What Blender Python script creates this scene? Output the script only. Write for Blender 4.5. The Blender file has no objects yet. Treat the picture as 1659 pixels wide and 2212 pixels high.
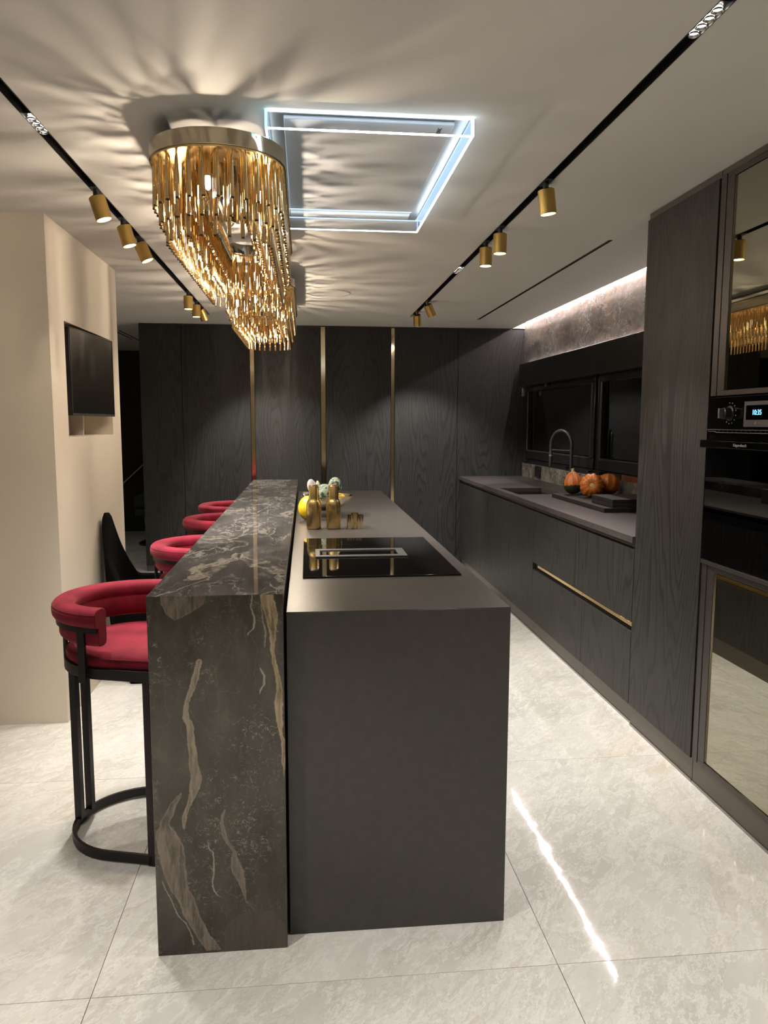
import bpy, bmesh, math, random
from mathutils import Vector, Matrix
random.seed(7)
S = bpy.context.scene
COL = S.collection
PI = math.pi

# ------------------------------------------------------------------ camera, world, exposure
W_, H_ = 1659, 2212
FPX, YAW, PITCH, ROLL, CAMH = 1634.19, math.radians(5.8788), math.radians(6.7028), math.radians(0.1388), 1.3874
cy, sy, cp, sp = math.cos(YAW), math.sin(YAW), math.cos(PITCH), math.sin(PITCH)
F = Vector((sy*cp, cy*cp, -sp)); R = Vector((cy, -sy, 0)); U = R.cross(F)
R2 = R*math.cos(ROLL) + U*math.sin(ROLL); U2 = -R*math.sin(ROLL) + U*math.cos(ROLL)
cam = bpy.data.cameras.new('camera'); camo = bpy.data.objects.new('camera', cam); COL.objects.link(camo)
m = Matrix.Identity(4)
for i in range(3):
    m[i][0], m[i][1], m[i][2] = R2[i], U2[i], -F[i]
m[2][3] = CAMH
camo.matrix_world = m
cam.sensor_fit = 'VERTICAL'; cam.sensor_height = 36.0; cam.sensor_width = 27.0
cam.lens = 36.0*FPX/H_
cam.clip_start = 0.05; cam.clip_end = 60
S.camera = camo
wd = bpy.data.worlds.new('night'); S.world = wd; wd.use_nodes = True
wd.node_tree.nodes['Background'].inputs[0].default_value = (0.012, 0.014, 0.02, 1)
wd.node_tree.nodes['Background'].inputs[1].default_value = 0.25
S.view_settings.view_transform = 'Standard'; S.view_settings.look = 'None'
S.view_settings.gamma = 1.0; S.view_settings.use_curve_mapping = False
S.view_settings.exposure = 0.0
cyc = S.cycles
cyc.use_denoising = True; cyc.use_adaptive_sampling = True; cyc.adaptive_threshold = 0.015
cyc.max_bounces = 8; cyc.diffuse_bounces = 4; cyc.glossy_bounces = 5; cyc.transmission_bounces = 6; cyc.transparent_max_bounces = 10
cyc.caustics_reflective = False; cyc.caustics_refractive = False
cyc.sample_clamp_indirect = 4.0
# light levels, tuned together
P_SPOT, P_BULB, P_LINE, P_WALL = 72.0, 6.5, 75.0, 125.0
WARM, NEUT, COOL = (1.0, 0.84, 0.66), (1.0, 0.945, 0.865), (1.0, 0.86, 0.84)

# ------------------------------------------------------------------ layout (metres, camera over the origin)
ZC = 2.28
BX0, BX1, BY0, BY1, BZ = -0.397, -0.061, 1.881, 5.78, 0.96      # marble bar
IX0, IX1, IY0, IY1, IZ = -0.056, 0.54, 1.931, 5.46, 0.90        # island
KZ = 0.882                                                      # worktop under the windows
FX = 1.47                                                       # front of the right hand cabinets
YB = 7.16                                                       # back wall panels
PX, PY0, PY1 = -1.113, 3.512, 4.742                             # pillar
TX = {'l': -0.80, 'r': 0.90}

# ------------------------------------------------------------------ node helpers
def new_mat(name):
    mt = bpy.data.materials.new(name); mt.use_nodes = True
    nt = mt.node_tree
    return mt, nt, nt.nodes['Principled BSDF']
def N(nt, t, **kw):
    n = nt.nodes.new(t)
    ins = kw.pop('ins', {})
    for k, v in kw.items(): setattr(n, k, v)
    for k, v in ins.items():
        if hasattr(v, 'is_linked') or hasattr(v, 'links'): nt.links.new(v, n.inputs[k])
        else: n.inputs[k].default_value = v
    return n
def mth(nt, op, a, b=0.0, c=0.0): return N(nt, 'ShaderNodeMath', operation=op, ins={0: a, 1: b, 2: c}).outputs[0]
def vmth(nt, op, a, b): return N(nt, 'ShaderNodeVectorMath', operation=op, ins={0: a, 1: b}).outputs[0]
def noise(nt, vec, scale, detail=4, rough=0.55, dist=0.0, col=False):
    n = N(nt, 'ShaderNodeTexNoise', ins={'Vector': vec, 'Scale': scale, 'Detail': detail, 'Roughness': rough, 'Distortion': dist})
    return n.outputs['Color'] if col else n.outputs['Fac']
def ramp(nt, fac, stops):
    n = N(nt, 'ShaderNodeValToRGB', ins={0: fac}); e = n.color_ramp.elements
    while len(e) < len(stops): e.new(0.5)
    for el, (p, c) in zip(e, stops):
        el.position = p; el.color = (c, c, c, 1) if isinstance(c, (int, float)) else (*c, 1)
    return n.outputs[0]
def mix(nt, fac, a, b, mode='MIX'):
    n = N(nt, 'ShaderNodeMix', data_type='RGBA', blend_type=mode)
    for k, v in ((0, fac), (6, a), (7, b)):
        if hasattr(v, 'links'): nt.links.new(v, n.inputs[k])
        else: n.inputs[k].default_value = v if isinstance(v, float) else (*v, 1)
    return n.outputs[2]
def bump(nt, h, strength, dist=0.01):
    return N(nt, 'ShaderNodeBump', ins={'Height': h, 'Strength': strength, 'Distance': dist}).outputs[0]
def simple(name, col, rough=0.5, metal=0.0, spec=0.5, nscale=0, namp=0.15, bmp=0.0, bscale=200, coat=0.0, sheen=0.0):
    mt, nt, b = new_mat(name)
    b.inputs['Roughness'].default_value = rough; b.inputs['Metallic'].default_value = metal
    b.inputs['Specular IOR Level'].default_value = spec; b.inputs['Coat Weight'].default_value = coat
    b.inputs['Sheen Weight'].default_value = sheen
    co = N(nt, 'ShaderNodeTexCoord').outputs['Object']
    f = noise(nt, co, nscale or 6.0, 3)
    lo = tuple(c*(1-namp) for c in col); hi = tuple(min(1, c*(1+namp)) for c in col)
    nt.links.new(ramp(nt, f, [(0.3, lo), (0.7, hi)]), b.inputs['Base Color'])
    if bmp: nt.links.new(bump(nt, noise(nt, co, bscale, 2), bmp, 0.002), b.inputs['Normal'])
    return mt
def emit(name, col, s):
    mt, nt, b = new_mat(name)
    b.inputs['Base Color'].default_value = (0, 0, 0, 1)
    b.inputs['Emission Color'].default_value = (*col, 1); b.inputs['Emission Strength'].default_value = s
    return mt

# ------------------------------------------------------------------ materials
def marble_mat(name, stretch, base, vein, warm, rough, k=1.0, seed=0.0, wf=0.62, wfine=0.42):
    mt, nt, b = new_mat(name)
    pos = N(nt, 'ShaderNodeNewGeometry').outputs['Position']
    mp = N(nt, 'ShaderNodeMapping', ins={'Vector': pos, 'Location': (seed, seed*0.7, seed*1.3), 'Scale': stretch}).outputs[0]
    w1 = noise(nt, mp, 1.6*k, 5, 0.6, 0.0, True)
    w1 = N(nt, 'ShaderNodeVectorMath', operation='SCALE', ins={0: vmth(nt, 'SUBTRACT', w1, (0.5, 0.5, 0.5)), 'Scale': 0.85/k}).outputs[0]
    p2 = vmth(nt, 'ADD', mp, w1)
    w2 = noise(nt, p2, 7*k, 4, 0.6, 0.0, True)
    w2 = N(nt, 'ShaderNodeVectorMath', operation='SCALE', ins={0: vmth(nt, 'SUBTRACT', w2, (0.5, 0.5, 0.5)), 'Scale': 0.16/k}).outputs[0]
    p3 = vmth(nt, 'ADD', p2, w2)
    def vein_line(p, sc, w, det=2):    # thin contour lines of a warped noise
        n = noise(nt, p, sc, det, 0.5)
        return ramp(nt, mth(nt, 'ABSOLUTE', mth(nt, 'SUBTRACT', n, 0.5)), [(0.0, 1.0), (w*0.35, 0.6), (w, 0.0)])
    body = ramp(nt, noise(nt, p2, 3.2*k, 6, 0.6), [(0.25, tuple(c*0.45 for c in base)), (0.5, base), (0.62, tuple(c*1.5 for c in base)), (0.8, tuple(c*2.6 for c in base))])
    flow = vein_line(p3, 9*k, 0.035)
    big = vein_line(p3, 2.6*k, 0.022, 3)
    fine = vein_line(p3, 26*k, 0.05, 3)
    mask = ramp(nt, noise(nt, p2, 2.2*k, 3), [(0.42, 0.0), (0.62, 1.0)])
    c = mix(nt, mth(nt, 'MULTIPLY', mth(nt, 'MULTIPLY', flow, mask), wf), body, vein)
    c = mix(nt, mth(nt, 'MULTIPLY', mth(nt, 'MULTIPLY', fine, mask), wfine), c, vein)
    c = mix(nt, mth(nt, 'MULTIPLY', big, 0.75), c, warm)
    patch = ramp(nt, noise(nt, p3, 3.7*k, 2), [(0.62, 0.0), (0.68, 0.75), (0.73, 0.15)])
    c = mix(nt, mth(nt, 'MULTIPLY', patch, 0.55), c, tuple((v+w)/2 for v, w in zip(vein, warm)))
    nt.links.new(c, b.inputs['Base Color']); b.inputs['Roughness'].default_value = rough
    return mt
M = {}
M['marble_top'] = marble_mat('dark marble polished top', (1.5, 0.62, 1), (0.066, 0.061, 0.058), (0.36, 0.345, 0.33), (0.30, 0.27, 0.22), 0.03, 0.95, 3.1, 0.85, 0.12)
# veins of the end slab: (height, centre, half width) along each, as fractions of the slab
VEINS = {
 'A': [(0.3642, 0.2259, 0.0), (0.3708, 0.2264, 0.0104), (0.3943, 0.2318, 0.0208), (0.429, 0.2657, 0.0173), (0.4712, 0.3104, 0.038), (0.4918, 0.3189, 0.0484), (0.5073, 0.3235, 0.0449), (0.5437, 0.3055, 0.0379), (0.5798, 0.3014, 0.0309), (0.6145, 0.292, 0.0308), (0.6503, 0.2897, 0.0273), (0.6786, 0.2611, 0.0239), (0.7088, 0.2737, 0.0204), (0.7437, 0.3071, 0.0204), (0.776, 0.3367, 0.0272), (0.7972, 0.3502, 0.0238), (0.8245, 0.3709, 0.0204), (0.8307, 0.3713, 0.0102)],
 'B': [(0.0078, 0.425, 0.0535), (0.0278, 0.3943, 0.064), (0.0537, 0.3428, 0.0567), (0.0875, 0.2957, 0.0601), (0.1252, 0.2492, 0.0598), (0.1622, 0.2239, 0.0632), (0.1996, 0.1708, 0.0699), (0.2362, 0.1494, 0.0872), (0.2724, 0.1316, 0.0904), (0.3083, 0.1242, 0.0972), (0.3444, 0.0961, 0.083), (0.3787, 0.0853, 0.0345), (0.4043, 0.1185, 0.0345), (0.4336, 0.152, 0.0276), (0.4613, 0.206, 0.0103), (0.4664, 0.2099, 0.0)],
 'C': [(0.4949, 0.9903, 0.0), (0.5471, 0.9923, 0.0176), (0.5927, 0.9904, 0.0211), (0.6176, 0.9668, 0.0105), (0.6525, 0.9611, 0.0245), (0.7, 0.956, 0.0314), (0.7471, 0.9648, 0.0209), (0.7956, 0.9424, 0.0173), (0.8299, 0.923, 0.0138), (0.8652, 0.9141, 0.0173), (0.9002, 0.919, 0.0276), (0.9464, 0.9106, 0.0481), (0.9924, 0.8852, 0.0514)],
 'D': [(0.1383, 0.6721, 0.0), (0.1437, 0.6724, 0.0036), (0.1764, 0.667, 0.0178), (0.2064, 0.6508, 0.032), (0.2326, 0.6239, 0.0496), (0.2679, 0.6011, 0.0283), (0.2921, 0.5919, 0.0141), (0.3237, 0.541, 0.0176), (0.356, 0.5184, 0.0175), (0.3851, 0.5132, 0.0105), (0.4085, 0.5287, 0.0105), (0.4137, 0.5325, 0.0)],
 'E': [(0.0024, 0.7404, 0.2388), (0.0709, 0.751, 0.2308), (0.105, 0.7563, 0.1365), (0.1189, 0.7462, 0.0)],
 'F': [(0.9339, 0.2041, 0.0), (0.9424, 0.2115, 0.0402), (0.9569, 0.2328, 0.1006), (0.9787, 0.2647, 0.1612), (0.997, 0.2662, 0.1677)],
 'G': [(0.8895, 0.733, 0.0), (0.8944, 0.7367, 0.0051), (0.9127, 0.7787, 0.0068), (0.94, 0.7801, 0.0068), (0.9699, 0.7645, 0.0048), (0.9933, 0.7725, 0.0048)],
 'H': [(0.0254, 0.2769, 0.0042), (0.0769, 0.2313, 0.0042), (0.1277, 0.1474, 0.0042), (0.1772, 0.0991, 0.0042), (0.2144, 0.0465, 0.0042), (0.2198, 0.0435, 0.0)],
 'I': [(0.8557, 0.8585, 0.0), (0.862, 0.8587, 0.0034), (0.8933, 0.8602, 0.0045), (0.9432, 0.8453, 0.0034), (0.9927, 0.8441, 0.0034)],
 'J': [(0.7298, 0.8181, 0.0), (0.7374, 0.8219, 0.0055), (0.7574, 0.8471, 0.0083), (0.7777, 0.8515, 0.009), (0.7981, 0.8282, 0.0069), (0.8059, 0.8147, 0.0)],
 'K': [(0.1584, 0.506, 0.0), (0.1702, 0.4642, 0.0053), (0.2005, 0.4309, 0.0053), (0.2405, 0.4406, 0.0053), (0.2874, 0.4332, 0.0056), (0.3093, 0.3997, 0.0045), (0.3279, 0.3974, 0.0)],
}
def marble_front():
    mt, nt, b = new_mat('dark marble end slab')
    pos = N(nt, 'ShaderNodeNewGeometry').outputs['Position']
    sc = lambda v, k: N(nt, 'ShaderNodeVectorMath', operation='SCALE', ins={0: vmth(nt, 'SUBTRACT', v, (0.5, 0.5, 0.5)), 'Scale': k}).outputs[0]
    w1 = sc(noise(nt, pos, 9.0, 4, 0.65, 0, True), 0.016); w2 = sc(noise(nt, pos, 60.0, 5, 0.7, 0, True), 0.010)
    p = vmth(nt, 'ADD', pos, vmth(nt, 'ADD', w1, w2))
    s_ = N(nt, 'ShaderNodeSeparateXYZ', ins={0: p})
    u = mth(nt, 'DIVIDE', mth(nt, 'SUBTRACT', s_.outputs[0], BX0), BX1-BX0)
    z = N(nt, 'ShaderNodeMath', operation='DIVIDE', use_clamp=True, ins={0: s_.outputs[2], 1: BZ}).outputs[0]
    big = noise(nt, N(nt, 'ShaderNodeMapping', ins={'Vector': p, 'Scale': (1.6, 1, 0.7)}).outputs[0], 5.0, 6, 0.62)
    c = ramp(nt, big, [(0.28, (0.018, 0.015, 0.012)), (0.42, (0.044, 0.038, 0.029)), (0.58, (0.070, 0.064, 0.050)), (0.76, (0.12, 0.105, 0.08))])
    # clouds of short pale scratches
    q = vmth(nt, 'ADD', pos, sc(noise(nt, pos, 26.0, 3, 0.6, 0, True), 0.05))
    fn = mth(nt, 'ABSOLUTE', mth(nt, 'SUBTRACT', noise(nt, q, 70.0, 3, 0.6), 0.5))
    msk = mth(nt, 'MULTIPLY', ramp(nt, noise(nt, q, 8.0, 4, 0.6), [(0.38, 0.0), (0.54, 1.0)]), ramp(nt, noise(nt, N(nt, 'ShaderNodeMapping', ins={'Vector': pos, 'Scale': (1.5, 1, 0.8)}).outputs[0], 4.5, 2), [(0.42, 0.12), (0.58, 1.0)]))
    spk = ramp(nt, noise(nt, q, 60.0, 2), [(0.48, 0.0), (0.60, 1.0)])
    c = mix(nt, mth(nt, 'MULTIPLY', mth(nt, 'MULTIPLY', ramp(nt, fn, [(0, 1.0), (0.03, 0.0)]), msk), mth(nt, 'MULTIPLY', spk, 0.95)), c, (0.34, 0.31, 0.25))
    ln = mth(nt, 'ABSOLUTE', mth(nt, 'SUBTRACT', noise(nt, N(nt, 'ShaderNodeMapping', ins={'Vector': p, 'Scale': (2.2, 1, 0.8)}).outputs[0], 5.5, 2, 0.5), 0.5))
    c = mix(nt, mth(nt, 'MULTIPLY', ramp(nt, ln, [(0, 1.0), (0.004, 0.0)]), 0.22), c, (0.24, 0.20, 0.15))
    streak = noise(nt, N(nt, 'ShaderNodeMapping', ins={'Vector': p, 'Scale': (4.5, 1, 0.7)}).outputs[0], 22.0, 4, 0.6)
    cols = {'A': ((0.14, 0.11, 0.08), (0.30, 0.25, 0.18)), 'B': ((0.095, 0.078, 0.060), (0.25, 0.205, 0.16)), 'C': ((0.16, 0.11, 0.06), (0.46, 0.36, 0.22)),
            'D': ((0.12, 0.10, 0.075), (0.22, 0.18, 0.14)), 'E': ((0.076, 0.063, 0.048), (0.095, 0.080, 0.061)), 'F': ((0.07, 0.057, 0.043), (0.16, 0.13, 0.10))}
    for k, pts in VEINS.items():
        def curve(idx):
            fc = N(nt, 'ShaderNodeFloatCurve', ins={'Value': z}); cu = fc.mapping.curves[0]
            pl = [(t[0], t[idx]) for t in pts]
            cu.points[0].location = pl[0]; cu.points[1].location = pl[-1]
            for q_ in pl[1:-1]: cu.points.new(*q_)
            for q_ in cu.points: q_.handle_type = 'AUTO_CLAMPED' if idx == 1 else 'VECTOR'
            fc.mapping.extend = 'HORIZONTAL'; fc.mapping.update(); return fc.outputs[0]
        d = mth(nt, 'SUBTRACT', mth(nt, 'ABSOLUTE', mth(nt, 'SUBTRACT', u, curve(1))), curve(2))
        inz = mth(nt, 'MULTIPLY', mth(nt, 'GREATER_THAN', z, pts[0][0]), mth(nt, 'LESS_THAN', z, pts[-1][0] if k not in 'CFGI' else 2.0))
        lo, hi = cols.get(k, ((0.22, 0.19, 0.14), (0.36, 0.32, 0.25)))
        vc = ramp(nt, streak, [(0.35, lo), (0.62, hi)])
        rim = ramp(nt, d, [(0.0, 0.0), (0.5, 0.0)])
        edge = mth(nt, 'LESS_THAN', mth(nt, 'ABSOLUTE', mth(nt, 'ADD', d, 0.006)), 0.006)
        vc = mix(nt, mth(nt, 'MULTIPLY', edge, 0.35), vc, tuple(min(1, h*1.2) for h in hi))
        fac = mth(nt, 'MULTIPLY', N(nt, 'ShaderNodeMapRange', ins={0: d, 1: -0.004, 2: 0.004, 3: 1.0, 4: 0.0}).outputs[0], inz)
        c = mix(nt, mth(nt, 'MULTIPLY', fac, 0.92), c, vc)
    nt.links.new(c, b.inputs['Base Color']); b.inputs['Roughness'].default_value = 0.10
    return mt
M['marble_front'] = marble_front()
M['marble_wall'] = marble_mat('grey rose marble wall', (1, 0.75, 1.3), (0.24, 0.215, 0.20), (0.62, 0.58, 0.54), (0.40, 0.28, 0.20), 0.2, 1.25, 2.2, 1.0, 0.15)
M['marble_splash'] = marble_mat('green grey marble upstand', (1, 1, 1), (0.10, 0.09, 0.075), (0.5, 0.48, 0.40), (0.36, 0.28, 0.2), 0.15, 2.6, 1.9)

def floor_mat():
    mt, nt, b = new_mat('polished cream grey stone tile')
    pos = N(nt, 'ShaderNodeNewGeometry').outputs['Position']
    rnd = N(nt, 'ShaderNodeObjectInfo').outputs['Random']
    off = N(nt, 'ShaderNodeCombineXYZ', ins={0: mth(nt, 'MULTIPLY', rnd, 31.0), 1: mth(nt, 'MULTIPLY', rnd, 17.0), 2: mth(nt, 'MULTIPLY', rnd, 9.0)}).outputs[0]
    p = N(nt, 'ShaderNodeVectorRotate', rotation_type='Z_AXIS', ins={'Vector': vmth(nt, 'ADD', pos, off), 'Angle': -0.9}).outputs[0]
    p = N(nt, 'ShaderNodeMapping', ins={'Vector': p, 'Scale': (1, 2.2, 1)}).outputs[0]
    w = N(nt, 'ShaderNodeVectorMath', operation='SCALE', ins={0: noise(nt, p, 2.0, 6, 0.65, 0, True), 'Scale': 0.9}).outputs[0]
    p2 = vmth(nt, 'ADD', p, w)
    base = ramp(nt, noise(nt, p2, 1.3, 5, 0.6), [(0.3, (0.56, 0.545, 0.51)), (0.45, (0.64, 0.625, 0.59)), (0.58, (0.70, 0.68, 0.645)), (0.72, (0.65, 0.59, 0.50))])
    vn = mth(nt, 'ABSOLUTE', mth(nt, 'SUBTRACT', noise(nt, p2, 5.0, 5, 0.65), 0.5))
    c = mix(nt, mth(nt, 'MULTIPLY', ramp(nt, vn, [(0, 1.0), (0.04, 0.0)]), 0.75), base, (0.80, 0.79, 0.76))
    vd = mth(nt, 'ABSOLUTE', mth(nt, 'SUBTRACT', noise(nt, p2, 2.2, 6, 0.7), 0.47))
    c = mix(nt, mth(nt, 'MULTIPLY', ramp(nt, vd, [(0, 1.0), (0.03, 0.0)]), 0.34), c, (0.42, 0.385, 0.33))
    nt.links.new(c, b.inputs['Base Color'])
    nt.links.new(ramp(nt, noise(nt, p2, 3, 3), [(0.3, 0.025), (0.7, 0.07)]), b.inputs['Roughness'])
    b.inputs['Specular IOR Level'].default_value = 0.45
    nt.links.new(bump(nt, noise(nt, pos, 6.0, 2), 0.12, 0.006), b.inputs['Normal'])
    return mt
M['floor'] = floor_mat()

def oak_mat(name, dark, mid, light, rough=0.5):
    mt, nt, b = new_mat(name)
    co = N(nt, 'ShaderNodeTexCoord').outputs['Object']
    rnd = N(nt, 'ShaderNodeObjectInfo').outputs['Random']
    s = N(nt, 'ShaderNodeSeparateXYZ', ins={0: co})
    h = mth(nt, 'ADD', mth(nt, 'ADD', s.outputs[0], s.outputs[1]), mth(nt, 'MULTIPLY', rnd, 23.0))
    z = mth(nt, 'ADD', s.outputs[2], mth(nt, 'MULTIPLY', rnd, 11.0))
    fine = N(nt, 'ShaderNodeCombineXYZ', ins={0: mth(nt, 'MULTIPLY', h, 150.0), 1: mth(nt, 'MULTIPLY', z, 5.0)}).outputs[0]
    low = N(nt, 'ShaderNodeCombineXYZ', ins={0: mth(nt, 'MULTIPLY', h, 3.4), 1: mth(nt, 'MULTIPLY', z, 0.42)}).outputs[0]
    ln = noise(nt, low, 1.0, 2, 0.35)
    ring = mth(nt, 'FRACT', mth(nt, 'MULTIPLY', ln, 34.0))
    ring = ramp(nt, ring, [(0.0, 1.0), (0.25, 0.25), (0.75, 0.0), (1.0, 1.0)])
    fn = noise(nt, fine, 1.0, 4, 0.6)
    pore = ramp(nt, noise(nt, N(nt, 'ShaderNodeCombineXYZ', ins={0: mth(nt, 'MULTIPLY', h, 330.0), 1: mth(nt, 'MULTIPLY', z, 14.0)}).outputs[0], 1.0, 2), [(0.55, 0.0), (0.68, 1.0)])
    c = ramp(nt, fn, [(0.3, mid), (0.7, light)])
    c = mix(nt, mth(nt, 'MULTIPLY', ring, mth(nt, 'ADD', 0.40, mth(nt, 'MULTIPLY', fn, 0.7))), c, dark)
    c = mix(nt, mth(nt, 'MULTIPLY', pore, 0.6), c, dark)
    stroke = ramp(nt, noise(nt, N(nt, 'ShaderNodeCombineXYZ', ins={0: mth(nt, 'MULTIPLY', h, 120.0), 1: mth(nt, 'MULTIPLY', z, 6.0)}).outputs[0], 1.0, 3, 0.6), [(0.58, 0.0), (0.66, 1.0)])
    area = ramp(nt, noise(nt, N(nt, 'ShaderNodeCombineXYZ', ins={0: mth(nt, 'MULTIPLY', h, 9.0), 1: mth(nt, 'MULTIPLY', z, 1.2)}).outputs[0], 1.0, 2), [(0.40, 0.0), (0.58, 1.0)])
    c = mix(nt, mth(nt, 'MULTIPLY', mth(nt, 'MULTIPLY', stroke, area), 0.85), c, dark)
    nt.links.new(c, b.inputs['Base Color'])
    b.inputs['Roughness'].default_value = rough; b.inputs['Specular IOR Level'].default_value = 0.4
    hh = mth(nt, 'SUBTRACT', mth(nt, 'MULTIPLY', fn, 0.5), mth(nt, 'MULTIPLY', ring, 0.6))
    nt.links.new(bump(nt, hh, 0.35, 0.002), b.inputs['Normal'])
    return mt
M['oak'] = oak_mat('black stained oak veneer', (0.003, 0.003, 0.003), (0.018, 0.0172, 0.0165), (0.036, 0.034, 0.032))
M['oak_back'] = oak_mat('black stained oak panelling', (0.004, 0.004, 0.004), (0.015, 0.015, 0.015), (0.028, 0.028, 0.028), 0.5)

M['grout'] = simple('pale grey grout', (0.30, 0.28, 0.25), 0.8)
M['ceiling'] = simple('matt warm grey plaster ceiling', (0.62, 0.59, 0.54), 0.85, nscale=1.2, namp=0.015, bmp=0.05, bscale=60)
M['plaster'] = simple('ivory painted wall', (0.76, 0.68, 0.565), 0.8, nscale=1.0, namp=0.03, bmp=0.05, bscale=80)
M['plaster_room'] = simple('plain painted wall', (0.5, 0.46, 0.40), 0.85, nscale=1.0, namp=0.03)
M['ceramic'] = simple('brushed graphite ceramic', (0.050, 0.045, 0.042), 0.34, spec=0.55, nscale=40, namp=0.12, bmp=0.08, bscale=350)
M['worktop'] = simple('matt charcoal ceramic', (0.052, 0.045, 0.043), 0.42, nscale=30, namp=0.12, bmp=0.06, bscale=300)
M['kick'] = simple('bronze grey anodised plinth', (0.13, 0.115, 0.10), 0.42, 0.6, nscale=3, namp=0.04)
M['profile'] = simple('dark bronze anodised profile', (0.075, 0.066, 0.064), 0.38, 0.6, nscale=3, namp=0.04)
M['black_gap'] = simple('matt black cavity', (0.004, 0.004, 0.004), 0.8)
M['black_metal'] = simple('black powder coated steel', (0.012, 0.010, 0.010), 0.42, 0.2, bmp=0.03)
M['black_gloss'] = simple('glossy black glass', (0.003, 0.003, 0.003), 0.03, spec=0.6)
M['black_satin'] = simple('satin black plastic', (0.010, 0.010, 0.010), 0.3)
M['tv_screen'] = simple('anti glare television panel', (0.002, 0.002, 0.002), 0.35, spec=0.15)
M['display_grey'] = simple('grey display surround', (0.13, 0.13, 0.13), 0.4, 0.3)
M['black_matt'] = simple('matt black plastic', (0.016, 0.014, 0.014), 0.55)
M['brass_mirror'] = simple('mirror polished brass', (0.92, 0.77, 0.50), 0.10, 1.0, nscale=2, namp=0.03)
M['brass_satin'] = simple('satin anodised brass', (0.50, 0.33, 0.10), 0.36, 0.85, nscale=6, namp=0.05)
M['brass_brushed'] = simple('brushed brass', (0.78, 0.57, 0.24), 0.22, 0.95, nscale=4, namp=0.04)
M['gold_rod'] = simple('polished gold tube', (0.66, 0.50, 0.27), 0.07, 1.0, nscale=4, namp=0.04)
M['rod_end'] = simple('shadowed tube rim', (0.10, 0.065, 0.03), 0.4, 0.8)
M['champagne'] = simple('polished champagne nickel', (0.50, 0.44, 0.34), 0.10, 1.0, nscale=2, namp=0.02)
M['gold_under'] = simple('gold foil underside', (0.80, 0.58, 0.26), 0.22, 1.0, nscale=30, namp=0.2, bmp=0.3, bscale=90)
M['chrome'] = simple('polished chrome', (0.72, 0.72, 0.72), 0.06, 1.0, nscale=2, namp=0.02)
M['white_steel'] = simple('white enamelled steel', (0.55, 0.56, 0.57), 0.16, 0.0, nscale=3, namp=0.02)
M['grey_steel'] = simple('brushed grey steel', (0.35, 0.34, 0.33), 0.3, 0.9, nscale=3, namp=0.04)
M['gunmetal'] = simple('gunmetal grey coating', (0.055, 0.055, 0.058), 0.36, 0.4, nscale=5, namp=0.05)
M['red_velvet'] = simple('crimson velvet', (0.20, 0.011, 0.028), 0.8, spec=0.2, nscale=9, namp=0.4, bmp=0.12, bscale=500, sheen=0.30)
nt = M['red_velvet'].node_tree; nt.nodes['Principled BSDF'].inputs['Sheen Tint'].default_value = (0.8, 0.25, 0.27, 1)
M['red_piping'] = simple('dark crimson seam cord', (0.13, 0.004, 0.014), 0.8, nscale=9, namp=0.1)
M['black_velvet'] = simple('black velvet', (0.0035, 0.003, 0.003), 0.9, spec=0.08, nscale=8, namp=0.2)
M['green_velvet'] = simple('dark green velvet', (0.014, 0.026, 0.022), 0.8, spec=0.2, nscale=8, namp=0.2, sheen=0.1)
M['cork'] = simple('dark walnut stopper', (0.14, 0.055, 0.045), 0.5)
M['tissue'] = simple('white tissue paper', (0.85, 0.83, 0.80), 0.8, nscale=20, namp=0.04, bmp=0.1, bscale=60)
M['grey_box'] = simple('olive grey card', (0.11, 0.11, 0.09), 0.5)
M['leaf'] = simple('night lit leaf', (0.10, 0.13, 0.05), 0.6, nscale=12, namp=0.5)
M['bark'] = simple('grey bark', (0.06, 0.05, 0.04), 0.8, nscale=20, namp=0.3)
M['window_wood'] = simple('red brown varnished timber', (0.16, 0.045, 0.018), 0.3, nscale=8, namp=0.25)
M['sash'] = simple('black lacquered sash', (0.010, 0.009, 0.009), 0.22, nscale=5, namp=0.1)
M['spacer'] = simple('bronze glazing spacer', (0.30, 0.20, 0.08), 0.35, 0.8)
M['far_dark'] = simple('black stained panel', (0.004, 0.004, 0.004), 0.6)
M['print'] = simple('pale grey print', (0.42, 0.40, 0.38), 0.5)
M['print_dark'] = simple('dark grey print', (0.02, 0.02, 0.025), 0.5)
M['orange_flesh'] = simple('yellow gourd skin', (0.80, 0.52, 0.03), 0.35, nscale=25, namp=0.25)
M['pale_gourd'] = simple('pale green gourd skin', (0.52, 0.50, 0.30), 0.4, nscale=20, namp=0.2)
M['led_white'] = emit('cool white led edge', (0.80, 0.93, 1.0), 9.0)
M['led_soft'] = emit('faint blue edge light', (0.50, 0.72, 1.0), 1.6)
M['led_cyan'] = emit('cyan corner light', (0.25, 0.85, 1.0), 3.0)
M['led_cove'] = emit('neutral led strip', (1.0, 0.90, 0.88), 14.0)
M['box_top_glow'] = emit('glow along lit box top', (1.0, 0.93, 0.92), 3.2)
M['lens'] = emit('lit lamp lens', (1.0, 0.95, 0.85), 14.0)
M['bulb'] = emit('lit capsule bulb', (1.0, 0.90, 0.70), 30.0)
M['digits'] = emit('blue display digits', (0.12, 0.45, 1.0), 4.0)

def gourd_green():
    mt, nt, b = new_mat('mottled dark green gourd skin')
    co = N(nt, 'ShaderNodeTexCoord').outputs['Object']
    nt.links.new(ramp(nt, noise(nt, co, 55, 4), [(0.45, (0.02, 0.05, 0.03)), (0.52, (0.30, 0.36, 0.25))]), b.inputs['Base Color'])
    b.inputs['Roughness'].default_value = 0.45
    return mt
M['green_gourd'] = gourd_green()

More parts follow.
